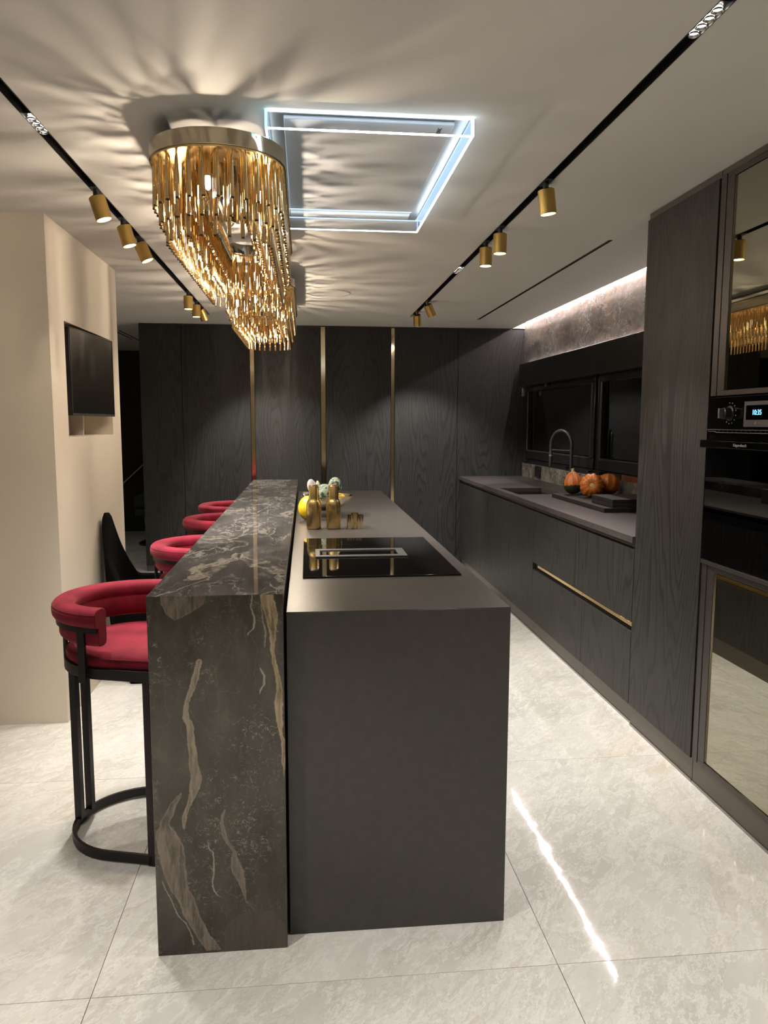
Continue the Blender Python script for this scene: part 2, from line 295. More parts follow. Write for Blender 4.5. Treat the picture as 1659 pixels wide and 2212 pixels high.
def pumpkin_mat(name, patch_z, amt):
    mt, nt, b = new_mat(name)
    co = N(nt, 'ShaderNodeTexCoord').outputs['Object']
    s = N(nt, 'ShaderNodeSeparateXYZ', ins={0: co})
    ang = mth(nt, 'ARCTAN2', s.outputs[1], s.outputs[0])
    rib = mth(nt, 'ABSOLUTE', mth(nt, 'SINE', mth(nt, 'MULTIPLY', ang, 5.0)))
    orange = ramp(nt, noise(nt, co, 22, 4), [(0.3, (0.52, 0.13, 0.02)), (0.7, (0.72, 0.24, 0.045))])
    nz = noise(nt, co, 45, 5, 0.7)
    st = mth(nt, 'MULTIPLY', ramp(nt, rib, [(0.0, 1.0), (0.4, 0.0)]), ramp(nt, nz, [(0.40, 0.0), (0.50, 1.0)]))
    c = mix(nt, mth(nt, 'MULTIPLY', st, amt), orange, (0.05, 0.06, 0.02))
    lowp = mth(nt, 'ADD', mth(nt, 'MULTIPLY', s.outputs[2], -40.0), mth(nt, 'MULTIPLY', nz, 1.5))
    c = mix(nt, ramp(nt, mth(nt, 'SUBTRACT', lowp, patch_z), [(0.0, 0.0), (0.25, 1.0)]), c, (0.022, 0.03, 0.012))
    nt.links.new(c, b.inputs['Base Color']); b.inputs['Roughness'].default_value = 0.4
    return mt
M['pumpkin_a'] = pumpkin_mat('orange gourd skin with green base', 1.5, 0.8)
M['pumpkin_b'] = pumpkin_mat('orange squash skin with green streaks', 9.0, 0.9)

def glass_mat(name, tint, gl, fac, rough=0.0, fres=True):
    mt, nt, b = new_mat(name)
    nt.nodes.remove(b); out = nt.nodes['Material Output']
    tr = N(nt, 'ShaderNodeBsdfTransparent', ins={0: (*tint, 1)}); g = N(nt, 'ShaderNodeBsdfGlossy', ins={0: (*gl, 1), 'Roughness': rough})
    if fres:
        fr = N(nt, 'ShaderNodeFresnel', ins={0: 1.5}).outputs[0]
        fac = mth(nt, 'MULTIPLY', mth(nt, 'ADD', fr, fac), 1.0)
    mx = N(nt, 'ShaderNodeMixShader', ins={0: fac, 1: tr.outputs[0], 2: g.outputs[0]})
    nt.links.new(mx.outputs[0], out.inputs[0])
    return mt
M['acrylic'] = glass_mat('clear acrylic sheet', (0.93, 0.96, 1.0), (1, 1, 1), 0.0)
M['bronze_mirror'] = glass_mat('smoked bronze mirror glass', (0.22, 0.19, 0.15), (0.60, 0.58, 0.48), 0.72, fres=False)
M['night_glass'] = glass_mat('dark window glass', (0.75, 0.75, 0.72), (1, 1, 1), 0.05)
M['oven_glass'] = glass_mat('black oven glass', (0.10, 0.11, 0.14), (1, 1, 1), 0.03)

# ------------------------------------------------------------------ geometry helpers
def box(bm, x0, x1, y0, y1, z0, z1):
    if x0 > x1: x0, x1 = x1, x0
    if y0 > y1: y0, y1 = y1, y0
    if z0 > z1: z0, z1 = z1, z0
    v = [bm.verts.new((x, y, z)) for x in (x0, x1) for y in (y0, y1) for z in (z0, z1)]
    for q in ((0, 1, 3, 2), (4, 6, 7, 5), (0, 4, 5, 1), (2, 3, 7, 6), (0, 2, 6, 4), (1, 5, 7, 3)):
        bm.faces.new([v[i] for i in q])
def frame_of(d):
    d = d.normalized(); a = Vector((0, 0, 1)) if abs(d.z) < 0.9 else Vector((1, 0, 0))
    u = d.cross(a).normalized(); return u, d.cross(u).normalized()
def tube(bm, pts, r, seg=10, closed=False, cap=True):
    pts = [Vector(p) for p in pts]; n = len(pts); rings = []
    rs = r if isinstance(r, (list, tuple)) else [r]*n
    u = v = None
    for i, p in enumerate(pts):
        d = (pts[(i+1) % n]-pts[i-1]) if (closed or 0 < i < n-1) else (pts[1]-pts[0] if i == 0 else pts[-1]-pts[-2])
        if d.length < 1e-9: d = Vector((0, 0, 1))
        d.normalize()
        if u is None: u, v = frame_of(d)
        else:
            u = (u-d*u.dot(d)).normalized(); v = d.cross(u)
        rings.append([bm.verts.new(p+(u*math.cos(2*PI*k/seg)+v*math.sin(2*PI*k/seg))*rs[i]) for k in range(seg)])
    for i in range(n if closed else n-1):
        a, b_ = rings[i], rings[(i+1) % n]
        for k in range(seg): bm.faces.new((a[k], a[(k+1) % seg], b_[(k+1) % seg], b_[k]))
    if cap and not closed:
        bm.faces.new(rings[0][::-1]); bm.faces.new(rings[-1])
def lathe(bm, prof, seg=32, c=(0, 0, 0), rot=None):
    rings = []
    for r, z in prof:
        if r < 1e-6:
            rings.append([bm.verts.new((0, 0, z))])
        else: rings.append([bm.verts.new((r*math.cos(2*PI*k/seg), r*math.sin(2*PI*k/seg), z)) for k in range(seg)])
    for a, b_ in zip(rings, rings[1:]):
        for k in range(seg):
            k2 = (k+1) % seg
            if len(a) == 1 and len(b_) == 1: continue
            if len(a) == 1: bm.faces.new((a[0], b_[k2], b_[k]))
            elif len(b_) == 1: bm.faces.new((a[k], a[k2], b_[0]))
            else: bm.faces.new((a[k], a[k2], b_[k2], b_[k]))
    vs = [v for r_ in rings for v in r_]
    mt = Matrix.Translation(Vector(c)) @ (rot or Matrix.Identity(4))
    for v in vs: v.co = mt @ v.co
    return vs
def prism(bm, poly, a0, a1, axis='z'):
    """closed outline extruded along an axis; poly are pairs in the two other axes (xy, xz or yz)"""
    def P(p, t): return {'z': (p[0], p[1], t), 'y': (p[0], t, p[1]), 'x': (t, p[0], p[1])}[axis]
    lo = [bm.verts.new(P(p, a0)) for p in poly]; hi = [bm.verts.new(P(p, a1)) for p in poly]
    n = len(poly)
    for i in range(n): bm.faces.new((lo[i], lo[(i+1) % n], hi[(i+1) % n], hi[i]))
    bm.faces.new(lo[::-1]); bm.faces.new(hi)
def band(bm, inner, outer, z0, z1, closed=True):
    """strip between two paths of equal length, with height"""
    n = len(inner)
    A = [bm.verts.new((*p, z0)) for p in inner]; B = [bm.verts.new((*p, z0)) for p in outer]
    C_ = [bm.verts.new((*p, z1)) for p in inner]; D = [bm.verts.new((*p, z1)) for p in outer]
    for i in range(n if closed else n-1):
        j = (i+1) % n
        bm.faces.new((A[i], B[i], B[j], A[j])); bm.faces.new((C_[i], C_[j], D[j], D[i]))
        bm.faces.new((A[i], A[j], C_[j], C_[i])); bm.faces.new((B[i], D[i], D[j], B[j]))
    if not closed:
        bm.faces.new((A[0], C_[0], D[0], B[0])); bm.faces.new((A[-1], B[-1], D[-1], C_[-1]))
def sweep(bm, path, section, up=(0, 0, 1)):
    """rounded section (list of (across, height)) swept along an open xy path"""
    rings = []; n = len(path)
    for i, p in enumerate(path):
        d = Vector(path[min(i+1, n-1)])-Vector(path[max(i-1, 0)]); d = Vector((d.x, d.y)).normalized()
        nx = Vector((-d.y, d.x))
        rings.append([bm.verts.new((p[0]+nx.x*a, p[1]+nx.y*a, h)) for a, h in section])
    m_ = len(section)
    for a, b_ in zip(rings, rings[1:]):
        for k in range(m_): bm.faces.new((a[k], a[(k+1) % m_], b_[(k+1) % m_], b_[k]))
    bm.faces.new(rings[0][::-1]); bm.faces.new(rings[-1])
def rrect(w, h, r, seg=4, cx=0.0, cz=0.0):
    out = []
    for sx, sz, a0 in ((1, 1, 0), (-1, 1, 90), (-1, -1, 180), (1, -1, 270)):
        for k in range(seg+1):
            a = math.radians(a0+90*k/seg)
            out.append((cx+sx*(w/2-r)+r*math.cos(a), cz+sz*(h/2-r)+r*math.sin(a)))
    return out
def slab(bm, x0, x1, y0, y1, z0, z1, holes=(), axis='z'):
    """slab with rectangular openings, built as a grid of blocks; axis tells which direction is the thickness"""
    xs = sorted({x0, x1, *[v for h in holes for v in h[:2] if x0 < v < x1]})
    ys = sorted({y0, y1, *[v for h in holes for v in h[2:] if y0 < v < y1]})
    for i in range(len(xs)-1):
        for j in range(len(ys)-1):
            mx, my = (xs[i]+xs[i+1])/2, (ys[j]+ys[j+1])/2
            if any(h[0] < mx < h[1] and h[2] < my < h[3] for h in holes): continue
            if axis == 'z': box(bm, xs[i], xs[i+1], ys[j], ys[j+1], z0, z1)
            elif axis == 'x': box(bm, z0, z1, xs[i], xs[i+1], ys[j], ys[j+1])
            else: box(bm, xs[i], xs[i+1], z0, z1, ys[j], ys[j+1])
def BM(): return bmesh.new()
def obj(name, bm, mat, parent=None, smooth=False, bev=0.0, seg=2, recentre=True, sub=0, angle=40):
    bmesh.ops.recalc_face_normals(bm, faces=bm.faces)
    me = bpy.data.meshes.new(name)
    c = Vector((0, 0, 0))
    if recentre and len(bm.verts):
        lo = Vector([min(v.co[i] for v in bm.verts) for i in range(3)]); hi = Vector([max(v.co[i] for v in bm.verts) for i in range(3)])
        c = (lo+hi)/2
        if parent is None: c.z = lo.z
        for v in bm.verts: v.co -= c
    bm.to_mesh(me); bm.free()
    if smooth:
        me.shade_smooth(); me.set_sharp_from_angle(angle=math.radians(angle))
    me.materials.append(M[mat] if isinstance(mat, str) else mat)
    o = bpy.data.objects.new(name, me); COL.objects.link(o)
    o.location = c
    if parent is not None:
        o.parent = parent
        o.location = c - world_loc(parent)
    if bev:
        md = o.modifiers.new('edge', 'BEVEL'); md.width = bev; md.segments = seg; md.limit_method = 'ANGLE'; md.angle_limit = math.radians(35)
        me.shade_smooth(); me.set_sharp_from_angle(angle=math.radians(35))
    if sub:
        md = o.modifiers.new('soft', 'SUBSURF'); md.levels = md.render_levels = sub; me.shade_smooth()
    return o
def world_loc(o):
    v = Vector(o.location)
    while o.parent: o = o.parent; v += Vector(o.location)
    return v
def bobj(name, mat, parent, *b, bev=0.0, **kw):
    bm = BM()
    for q in b: box(bm, *q)
    return obj(name, bm, mat, parent, bev=bev, **kw)
def tag(o, label, cat, group=None):
    o['label'] = label; o['category'] = cat
    if group: o['group'] = group
    return o
def thing(name, label, cat, loc, group=None):
    o = bpy.data.objects.new(name, None); COL.objects.link(o); o.location = loc; o.empty_display_size = 0.1
    return tag(o, label, cat, group)
def struct(o): o['kind'] = 'structure'; return o
def sempty(name, loc): 
    o = bpy.data.objects.new(name, None); COL.objects.link(o); o.location = loc; return struct(o)
def dup_tree(o, parent=None):
    c = o.copy(); COL.objects.link(c)
    if parent is not None: c.parent = parent
    for ch in list(o.children): dup_tree(ch, c)
    return c
def light(kind, loc, power, col, parent=None, direction=(0, 0, -1), **kw):
    l = bpy.data.lights.new('lamp_light', kind); l.energy = power; l.color = col
    for k, v in kw.items(): setattr(l, k, v)
    o = bpy.data.objects.new('lamp_light', l); COL.objects.link(o)
    o.rotation_euler = Vector(direction).to_track_quat('-Z', 'Y').to_euler()
    if parent is not None: o.parent = parent; o.location = Vector(loc)-world_loc(parent)
    else: o.location = loc
    return o
def text(name, body, size, mat, loc, right, up, parent, depth=0.0004):
    cu = bpy.data.curves.new(name, 'FONT'); cu.body = body; cu.size = size; cu.extrude = depth; cu.align_x = 'CENTER'; cu.align_y = 'CENTER'
    t = bpy.data.objects.new(name, cu); COL.objects.link(t)
    dg = bpy.context.evaluated_depsgraph_get()
    me = bpy.data.meshes.new_from_object(t.evaluated_get(dg)); bpy.data.objects.remove(t)
    me.materials.clear(); me.materials.append(M[mat])
    o = bpy.data.objects.new(name, me); COL.objects.link(o)
    r = Vector(right).normalized(); u = Vector(up).normalized(); n = r.cross(u)
    o.rotation_euler = Matrix((r, u, n)).transposed().to_euler()
    o.parent = parent; o.location = Vector(loc)-world_loc(parent)
    return o

# ================================================================== SETTING
# floor: polished tiles on a bed, 1.167 m joints
fl = struct(bobj('floor', 'grout', None, (-5.0, 2.3, -3.0, 11.0, -0.06, -0.012)))
T, G = 1.167, 0.0007
tile_me = None
ix0, iy0 = 0.634, 1.749
for i in range(-4, 2):
    for j in range(-4, 8):
        x0, y0 = ix0+i*T, iy0+j*T
        x1, y1 = min(x0+T, 2.3), y0+T
        if x1 <= x0+0.02: continue
        bm = BM(); box(bm, x0+G, x1-G, y0+G, y1-G, -0.012, 0.0)
        t = obj('tile', bm, 'floor', fl, bev=0.0007, seg=1)
# ceiling with openings for the tracks, slots and the light cove
TRW = 0.017
slots = [(1.484, 1.506, 3.70, 6.60)]
hall = [(-1.865, -1.845, 7.75, 8.62), (-1.815, -1.795, 7.75, 8.75)]
holes = [(TX['l']-TRW, TX['l']+TRW, -1.5, 6.57), (TX['r']-TRW, TX['r']+TRW, -1.5, 6.50), (1.955, 2.3, 3.235, YB)] + slots + hall
bm = BM(); slab(bm, -5.0, 2.3, -3.0, 11.0, ZC, ZC+0.05, holes)
ceil = struct(obj('ceiling', bm, 'ceiling'))
# cove above the marble wall
cv = bobj('cove', 'ceiling', ceil, (1.94, 2.3, 3.2, YB+0.05, ZC+0.14, ZC+0.16), (1.94, 1.953, 3.2, YB+0.05, ZC+0.05, ZC+0.14))
cv2 = bobj('glow_strip', 'led_cove', ceil, (2.061, 2.068, 3.24, YB-0.01, ZC+0.062, ZC+0.067))
# walls
WR = sempty('wall_right', (2.12, 5.2, 0))
bm = BM(); slab(bm, 3.0, 8.0, 0.0, 2.5, 2.12, 2.30, [(3.62, 7.12, 1.02, 1.93)], axis='x'); obj('masonry', bm, 'plaster_room', WR)
bobj('marble_cladding', 'marble_wall', WR, (2.075, 2.12, 3.24, YB-0.002, 1.935, ZC+0.14))
bobj('marble_upstand', 'marble_splash', WR, (2.082, 2.12, 3.25, YB-0.002, KZ, 1.012))
bobj('masonry', 'plaster_room', WR, (2.12, 2.30, -3.0, 2.999, 0, 2.34))
bobj('glow_strip', 'box_top_glow', WR, (2.040, 2.074, 3.26, 7.0, 1.9365, 1.9405))  # emissive line put in for cove light falling on the box top
wf = struct(bobj('wall_front', 'plaster_room', None, (-5.0, 2.3, -3.1, -3.0, 0, ZC)))
wl = struct(bobj('wall_far_left', 'plaster_room', None, (-5.1, -5.0, -3.0, 11.0, 0, ZC)))
wfar = struct(bobj('wall_far', 'far_dark', None, (-5.0, 2.3, 9.9, 10.0, 0, ZC)))
# pillar wall with a niche for the television
NY0, NY1, NZ0, NZ1, ND = 3.725, 4.556, 1.318, 1.856, 0.16
bm = BM(); slab(bm, PY0, PY1, 0, ZC, PX-0.16, PX, [(NY0, NY1, NZ0, NZ1)], axis='x'); box(bm, -4.2, PX-0.16, PY0, PY1, 0, ZC)
wl2 = struct(obj('wall_left', bm, 'plaster'))
bobj('niche_frame', 'plaster', wl2, (PX-0.16, PX-0.10, NY1-0.25, NY1-0.235, NZ0, NZ1))
# back wall: black oak panels with mirror brass strips
wb = sempty('wall_back', (0.3, YB+0.3, 0))
bobj('carcass', 'far_dark', wb, (-1.49, 2.3, YB+0.025, YB+0.75, 0.0, ZC))
bobj('end_panel', 'oak_back', wb, (-1.496, -1.478, YB+0.026, YB+0.75, 0.0, ZC-0.002))
edges = [-1.496, -1.123, -0.507, -0.467, 0.143, 0.187, 0.801, 0.836, 1.438, 2.12]
for k, (a, b_) in enumerate(zip(edges, edges[1:])):
    if k in (2, 4, 6): bobj('brass_strip', 'brass_mirror', wb, (a+0.002, b_-0.002, YB+0.006, YB+0.02, 0.06, ZC-0.012))
    else: bobj('panel', 'oak_back', wb, (a+0.002, b_-0.002, YB, YB+0.022, 0.06, ZC-0.012), bev=0.001)
bobj('plinth', 'kick', wb, (-1.49, 2.1, YB+0.02, YB+0.03, 0.0, 0.058))
bobj('top_profile', 'profile', wb, (-1.49, 1.95, YB+0.004, YB+0.02, ZC-0.010, ZC-0.001))
# dark glazing: two sashes in the right wall
def window(idx, y0, y1, ylast, extra):
    w = sempty('window_%d' % idx, (2.12, (y0+y1)/2, 1.02))
    z0, z1 = 1.055, 1.90
    f = 0.055
    bobj('frame', 'sash', w, (2.10, 2.16, y0, y1, z0-0.035, z0), (2.10, 2.16, y0, y1, z1-0.03, z1), (2.10, 2.16, y0, y0+0.03, z0, z1), (2.10, 2.16, y1-0.03, y1, z0, z1), bev=0.003)
    s0, s1, t0, t1 = y0+0.03, y1-0.03, z0+0.002, z1-0.03
    g0, g1, h0, h1 = s0+f, s1-f, t0+0.078, t1-0.19
    bm = BM(); slab(bm, s0, s1, t0, t1, 2.085, 2.125, [(g0, g1, h0, h1)], axis='x')
    sash = obj('sash', bm, 'sash', w, bev=0.004)
    bm = BM()
    tube(bm, [(2.085, g1, h0), (2.085, g0, h0)], 0.008, 8); tube(bm, [(2.085, g1, h0), (2.085, g1, h1)], 0.008, 8); tube(bm, [(2.085, g0, h0), (2.085, g0, h1)], 0.008, 8)
    obj('glazing_bead', bm, 'gunmetal', sash, smooth=True)
    bobj('spacer', 'spacer', sash, (2.118, 2.128, g1-0.008, g1, h0, h1), (2.118, 2.128, g0, g0+0.008, h0, h1))
    bobj('pane', 'night_glass', w, (2.112, 2.118, g0, g1, h0, h1))
    return w
w1 = window(1, 5.325, 7.11, None, None)
w2 = window(2, 3.62, 5.315, None, None)
bm = BM(); box(bm, 2.07, 2.085, 6.42, 6.50, 1.735, 1.75); box(bm, 2.055, 2.07, 6.42, 6.44, 1.705, 1.75)
obj('window_latch', bm, 'grey_steel', w1, bev=0.002)
for y in (7.03, 5.9, 5.4): bobj('hinge', 'black_metal', w1, (2.06, 2.085, y-0.03, y+0.03, 1.03, 1.045), bev=0.003)
for y in (5.2, 4.2): bobj('hinge', 'black_metal', w2, (2.06, 2.085, y-0.03, y+0.03, 1.03, 1.045), bev=0.003)
bobj('sill_board', 'window_wood', w2, (2.09, 2.16, 3.3, 4.85, 1.012, 1.02+0.03))
bobj('sill_board', 'sash', w1, (2.09, 2.16, 4.86, 7.12, 1.012, 1.02+0.03))

# ================================================================== CEILING FITTINGS
for side, lab in (('l', 'black recessed ceiling track on the left of the chandeliers'), ('r', 'black recessed ceiling track over the aisle, right of the hood')):
    x = TX[side]; y0, y1 = -1.5, 6.57 if side == 'l' else 6.50
    t = thing('ceiling_track', lab, 'light track', (x, (y0+y1)/2, ZC), 'recessed ceiling tracks')
    bobj('channel', 'black_satin', t, (x-TRW, x+TRW, y0, y1, ZC+0.03, ZC+0.048), (x-TRW, x-TRW+0.002, y0, y1, ZC-0.001, ZC+0.03), (x+TRW-0.002, x+TRW, y0, y1, ZC-0.001, ZC+0.03))
    bobj('conductor', 'black_gap', t, (x-0.004, x+0.004, y0+0.02, y1-0.02, ZC+0.022, ZC+0.03))
def track_spot(x, y, aim, label, power, size=76, blend=0.55, mesh=None, lit=True):
    """cylindrical head on a black neck, aimed along aim; y is where the neck leaves the track"""
    a = Vector(aim).normalized()
    t = thing('track_spotlight', label, 'spotlight', (x, y, ZC), 'brass track spotlights')
    bobj('adapter', 'black_satin', t, (x-0.014, x+0.014, y-0.045, y+0.045, ZC-0.002, ZC+0.02), bev=0.002)
    pivot = Vector((x, y, ZC-0.018))
    bm = BM(); tube(bm, [(x, y, ZC), pivot, pivot+a*0.012], [0.011, 0.011, 0.010], 12); obj('neck', bm, 'black_satin', t, smooth=True)
    rot = Vector((0, 0, -1)).rotation_difference(a).to_matrix().to_4x4()
    r, L = 0.031, 0.088
    top = pivot+a*0.008
    bm = BM()
    lathe(bm, [(0, 0), (r-0.002, 0), (r, -0.002), (r, -L), (r-0.003, -L), (r-0.003, -L+0.01), (0, -L+0.01)], 32, top, rot)
    body = obj('body', bm, 'brass_satin', t, smooth=True)
    bm = BM(); lathe(bm, [(0, 0.0005), (r-0.005, 0.0005), (r-0.005, 0.002), (0, 0.002)], 28, top, rot); obj('top_cap', bm, 'black_satin', body)
    bm = BM(); lathe(bm, [(0, -L+0.004), (r-0.004, -L+0.004), (r-0.004, -L+0.008), (0, -L+0.008)], 28, top, rot)
    obj('lens', bm, 'lens', body)
    light('SPOT', top+a*(L+0.004), power, NEUT, t, a, spot_size=math.radians(size), spot_blend=blend, shadow_soft_size=0.02)
    return t
SP = [
 ('l', 3.15, (0.30, 0.02, -1), 'tilted brass spotlight nearest the camera on the left track', P_SPOT),
 ('l', 3.59, (0.28, 0.02, -1), 'tilted brass spotlight in the middle of the near trio on the left track', P_SPOT),
 ('l', 3.92, (0.42, 0.02, -1), 'most tilted brass spotlight, farthest of the near trio on the left track', P_SPOT),
 ('l', 5.47, (0.0, 0.0, -1), 'upright brass spotlight, nearest of the far trio on the left track', P_SPOT*0.8),
 ('l', 5.86, (0.0, 0.0, -1), 'upright brass spotlight in the middle of the far trio on the left track', P_SPOT*0.8),
 ('l', 6.07, (0.36, 0.50, -1), 'brass spotlight tipped at the back wall at the end of the left track', P_WALL),
 ('r', 2.87, (0.14, 0.03, -1), 'large tilted brass spotlight on the right track, nearest the camera', P_SPOT),
 ('r', 3.54, (0, 0, -1), 'upright brass spotlight on the right track beside the hood, nearer of a pair', P_SPOT),
 ('r', 3.82, (0, 0, -1), 'upright brass spotlight on the right track, farther of the pair', P_SPOT),
 ('r', 5.66, (0.50, 0.30, -1), 'brass spotlight leaning right near the far end of the right track', P_SPOT),
 ('r', 6.18, (0.12, 0.50, -1), 'brass spotlight aimed at the back wall at the end of the right track', P_WALL),
 ('l', 1.2, (0.1, 0, -1), 'brass spotlight on the left track above the near floor, out of frame', P_SPOT),
 ('l', -0.3, (0.0, 0, -1), 'brass spotlight on the left track behind the camera', P_SPOT),
 ('r', 0.6, (0.0, 0, -1), 'brass spotlight on the right track above the near floor, out of frame', P_SPOT),
 ('r', -0.6, (0.0, 0, -1), 'brass spotlight on the right track behind the camera', P_SPOT),
]
for s, y, aim, lab, pw in SP: track_spot(TX[s], y, aim, lab, pw)
def line_module(x, y, label, n=4):
    t = thing('led_module', label, 'light', (x, y, ZC), 'four lens led modules in the tracks')
    bobj('housing', 'black_satin', t, (x-0.0145, x+0.0145, y-0.075, y+0.075, ZC+0.008, ZC+0.02))
    for k in range(n):
        yy = y-0.051+k*0.034
        bm = BM(); lathe(bm, [(0.013, 0.0), (0.0135, 0.0), (0.0085, 0.009), (0.008, 0.009)], 20, (x, yy, ZC-0.002)); r_ = obj('reflector', bm, 'chrome', t, smooth=True)
        bm = BM(); lathe(bm, [(0, 0.0), (0.0105, 0.0), (0.0105, 0.002), (0, 0.002)], 16, (x, yy, ZC+0.0035)); obj('lens', bm, 'lens', r_)
    light('SPOT', (x, y, ZC-0.006), P_LINE, NEUT, t, (0, 0, -1), spot_size=math.radians(95), spot_blend=0.9, shadow_soft_size=0.05)
line_module(TX['l'], 2.51, 'four lens led module set in the left track, upper left')
line_module(TX['r'], 1.73, 'four lens led module set in the right track, top right')
line_module(TX['r'], 4.53, 'small four lens led module far along the right track')
line_module(TX['l'], 0.4, 'four lens led module in the left track above the camera')
line_module(TX['r'], 0.0, 'four lens led module in the right track above the camera')
for (a, b_, c, d), lab in ((slots[0], 'long dark slot diffuser in the ceiling near the window wall'), (hall[0], 'dark ceiling slot in the hallway, left of two'), (hall[1], 'dark ceiling slot in the hallway, right of two')):
    t = thing('slot_diffuser', lab, 'air vent', ((a+b_)/2, (c+d)/2, ZC))
    bobj('slot', 'black_gap', t, (a, b_, c, d, ZC+0.03, ZC+0.045), (a, a+0.001, c, d, ZC, ZC+0.03), (b_-0.001, b_, c, d, ZC, ZC+0.03))
    bobj('blade', 'profile', t, ((a+b_)/2-0.0015, (a+b_)/2+0.0015, c, d, ZC+0.002, ZC+0.02))
t = thing('ceiling_speaker', 'flush round white ceiling speaker between the chandelier and right track', 'speaker', (0.166, 5.39, ZC))
bm = BM(); lathe(bm, [(0, -0.003), (0.142, -0.003), (0.144, 0.0), (0, 0.0)], 48, (0.166, 5.39, ZC)); obj('grille', bm, 'ceiling', t, smooth=True)
bm = BM(); lathe(bm, [(0.146, -0.004), (0.153, -0.004), (0.155, 0.0), (0.146, 0.0)], 48, (0.166, 5.39, ZC)); obj('rim', bm, 'ceiling', t, smooth=True)

# ceiling extractor hood: acrylic skirt with lit edges around a white panel
hx0, hx1, hy0, hy1, hz0, hz1 = -0.108, 0.500, 2.305, 3.445, 2.226, ZC-0.001
t = thing('ceiling_hood', 'flush ceiling extractor with a clear skirt and glowing white edges', 'extractor hood', ((hx0+hx1)/2, (hy0+hy1)/2, ZC))
e = 0.0035
ix, iy = 0.052, 0.045
bobj('suction_panel', 'white_steel', t, (hx0+ix, hx1-ix, hy0+iy-0.02, hy1-iy-0.02, ZC-0.016, ZC-0.004), bev=0.002)
bobj('backing_plate', 'grey_steel', t, (hx0+0.012, hx1-0.012, hy0+0.012, hy1-0.012, ZC-0.004, ZC-0.0005))
for nm, q in (('front', (hx0, hx1, hy0, hy0+0.006)), ('back', (hx0, hx1, hy1-0.006, hy1)), ('left', (hx0, hx0+0.006, hy0+0.006, hy1-0.006)), ('right', (hx1-0.006, hx1, hy0+0.006, hy1-0.006))):
    s = bobj('skirt_pane', 'acrylic', t, (*q, hz0+0.004, hz1-0.004))
    bobj('lit_edge', 'led_white', s, (*q, hz0, hz0+0.004))
    bobj('lit_edge', 'led_white' if nm in ('front',) else 'led_soft', s, (*q, hz1-0.004, hz1))
bobj('corner_light', 'led_cyan', t, (hx0-0.001, hx0+0.006, hy0-0.001, hy0+0.005, hz0, hz1)); bobj('corner_light', 'led_white', t, (hx1-0.006, hx1+0.001, hy0-0.001, hy0+0.005, hz0, hz1))
bobj('corner_light', 'led_soft', t, (hx1-0.003, hx1, hy1-0.003, hy1, hz0, hz1))
bobj('light_line', 'led_soft', t, (hx0+ix, hx1-ix, hy1-iy-0.14, hy1-iy-0.132, ZC-0.0175, ZC-0.016))
text('lettering', 'falmec', 0.026, 'print_dark', (hx1-ix-0.038, hy0+iy+0.035, ZC-0.0166), (0, -1, 0), (1, 0, 0), t)

# ================================================================== CHANDELIERS
def stadium(cx, y0, y1, hw, n):
    """n evenly spaced points round a long oval, with outward normals"""
    r = hw; st = (y1-y0)-2*r; per = 2*st+2*PI*r; out = []
    for k in range(n):
        s = per*k/n
        if s < st: out.append(((cx+r, y0+r+s), (1, 0)))
        elif s < st+PI*r:
            a = (s-st)/r; out.append(((cx+r*math.cos(a), y1-r+r*math.sin(a)), (math.cos(a), math.sin(a))))
        elif s < 2*st+PI*r: out.append(((cx-r, y1-r-(s-st-PI*r)), (-1, 0)))
        else:
            a = PI+(s-2*st-PI*r)/r; out.append(((cx+r*math.cos(a), y0+r+r*math.sin(a)), (math.cos(a), math.sin(a))))
    return out
def per_of(y0, y1, hw): return 2*((y1-y0)-2*hw)+2*PI*hw
def rod_mesh(L):
    bm = BM(); r0, r1 = 0.0040, 0.0062
    lathe(bm, [(0, 0.012), (0.002, 0.012), (0.002, 0.0), (r0, -0.002), (r1, -L+0.0035), (r1, -L)], 12)
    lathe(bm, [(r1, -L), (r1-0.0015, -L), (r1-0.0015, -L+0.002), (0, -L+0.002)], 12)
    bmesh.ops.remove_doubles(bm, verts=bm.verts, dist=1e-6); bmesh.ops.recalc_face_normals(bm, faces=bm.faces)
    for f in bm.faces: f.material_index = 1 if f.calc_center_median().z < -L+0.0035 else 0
    me = bpy.data.meshes.new('rod'); bm.to_mesh(me); bm.free(); me.shade_smooth(); me.set_sharp_from_angle(angle=math.radians(50))
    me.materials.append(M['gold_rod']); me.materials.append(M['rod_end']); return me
CX, ZP0, ZP1 = -0.262, 2.170, 2.220
ROWS = [(0.013, 2.033, 0.041), (0.030, 1.985, 0.041), (0.049, 1.932, 0.041), (0.098, 1.985, 0.041), (0.128, 2.03, 0.041)]
rod_meshes = {tz: rod_mesh(ZP0-0.012-tz) for tz in sorted({r[1] for r in ROWS})}
def bulb_meshes():
    bm = BM(); tube(bm, [(0, 0, -0.10), (0, 0, -0.095), (0, 0, -0.065), (0, 0, -0.06)], [0.004, 0.008, 0.008, 0.006], 10)
    a = bpy.data.meshes.new('bulb'); bm.to_mesh(a); bm.free(); a.materials.append(M['bulb']); a.shade_smooth()
    bm = BM(); tube(bm, [(0, 0, -0.062), (0, 0, 0.0)], 0.009, 10)
    b_ = bpy.data.meshes.new('socket'); bm.to_mesh(b_); bm.free(); b_.materials.append(M['gold_under'])
    return a, b_
BULB, SOCK = bulb_meshes()
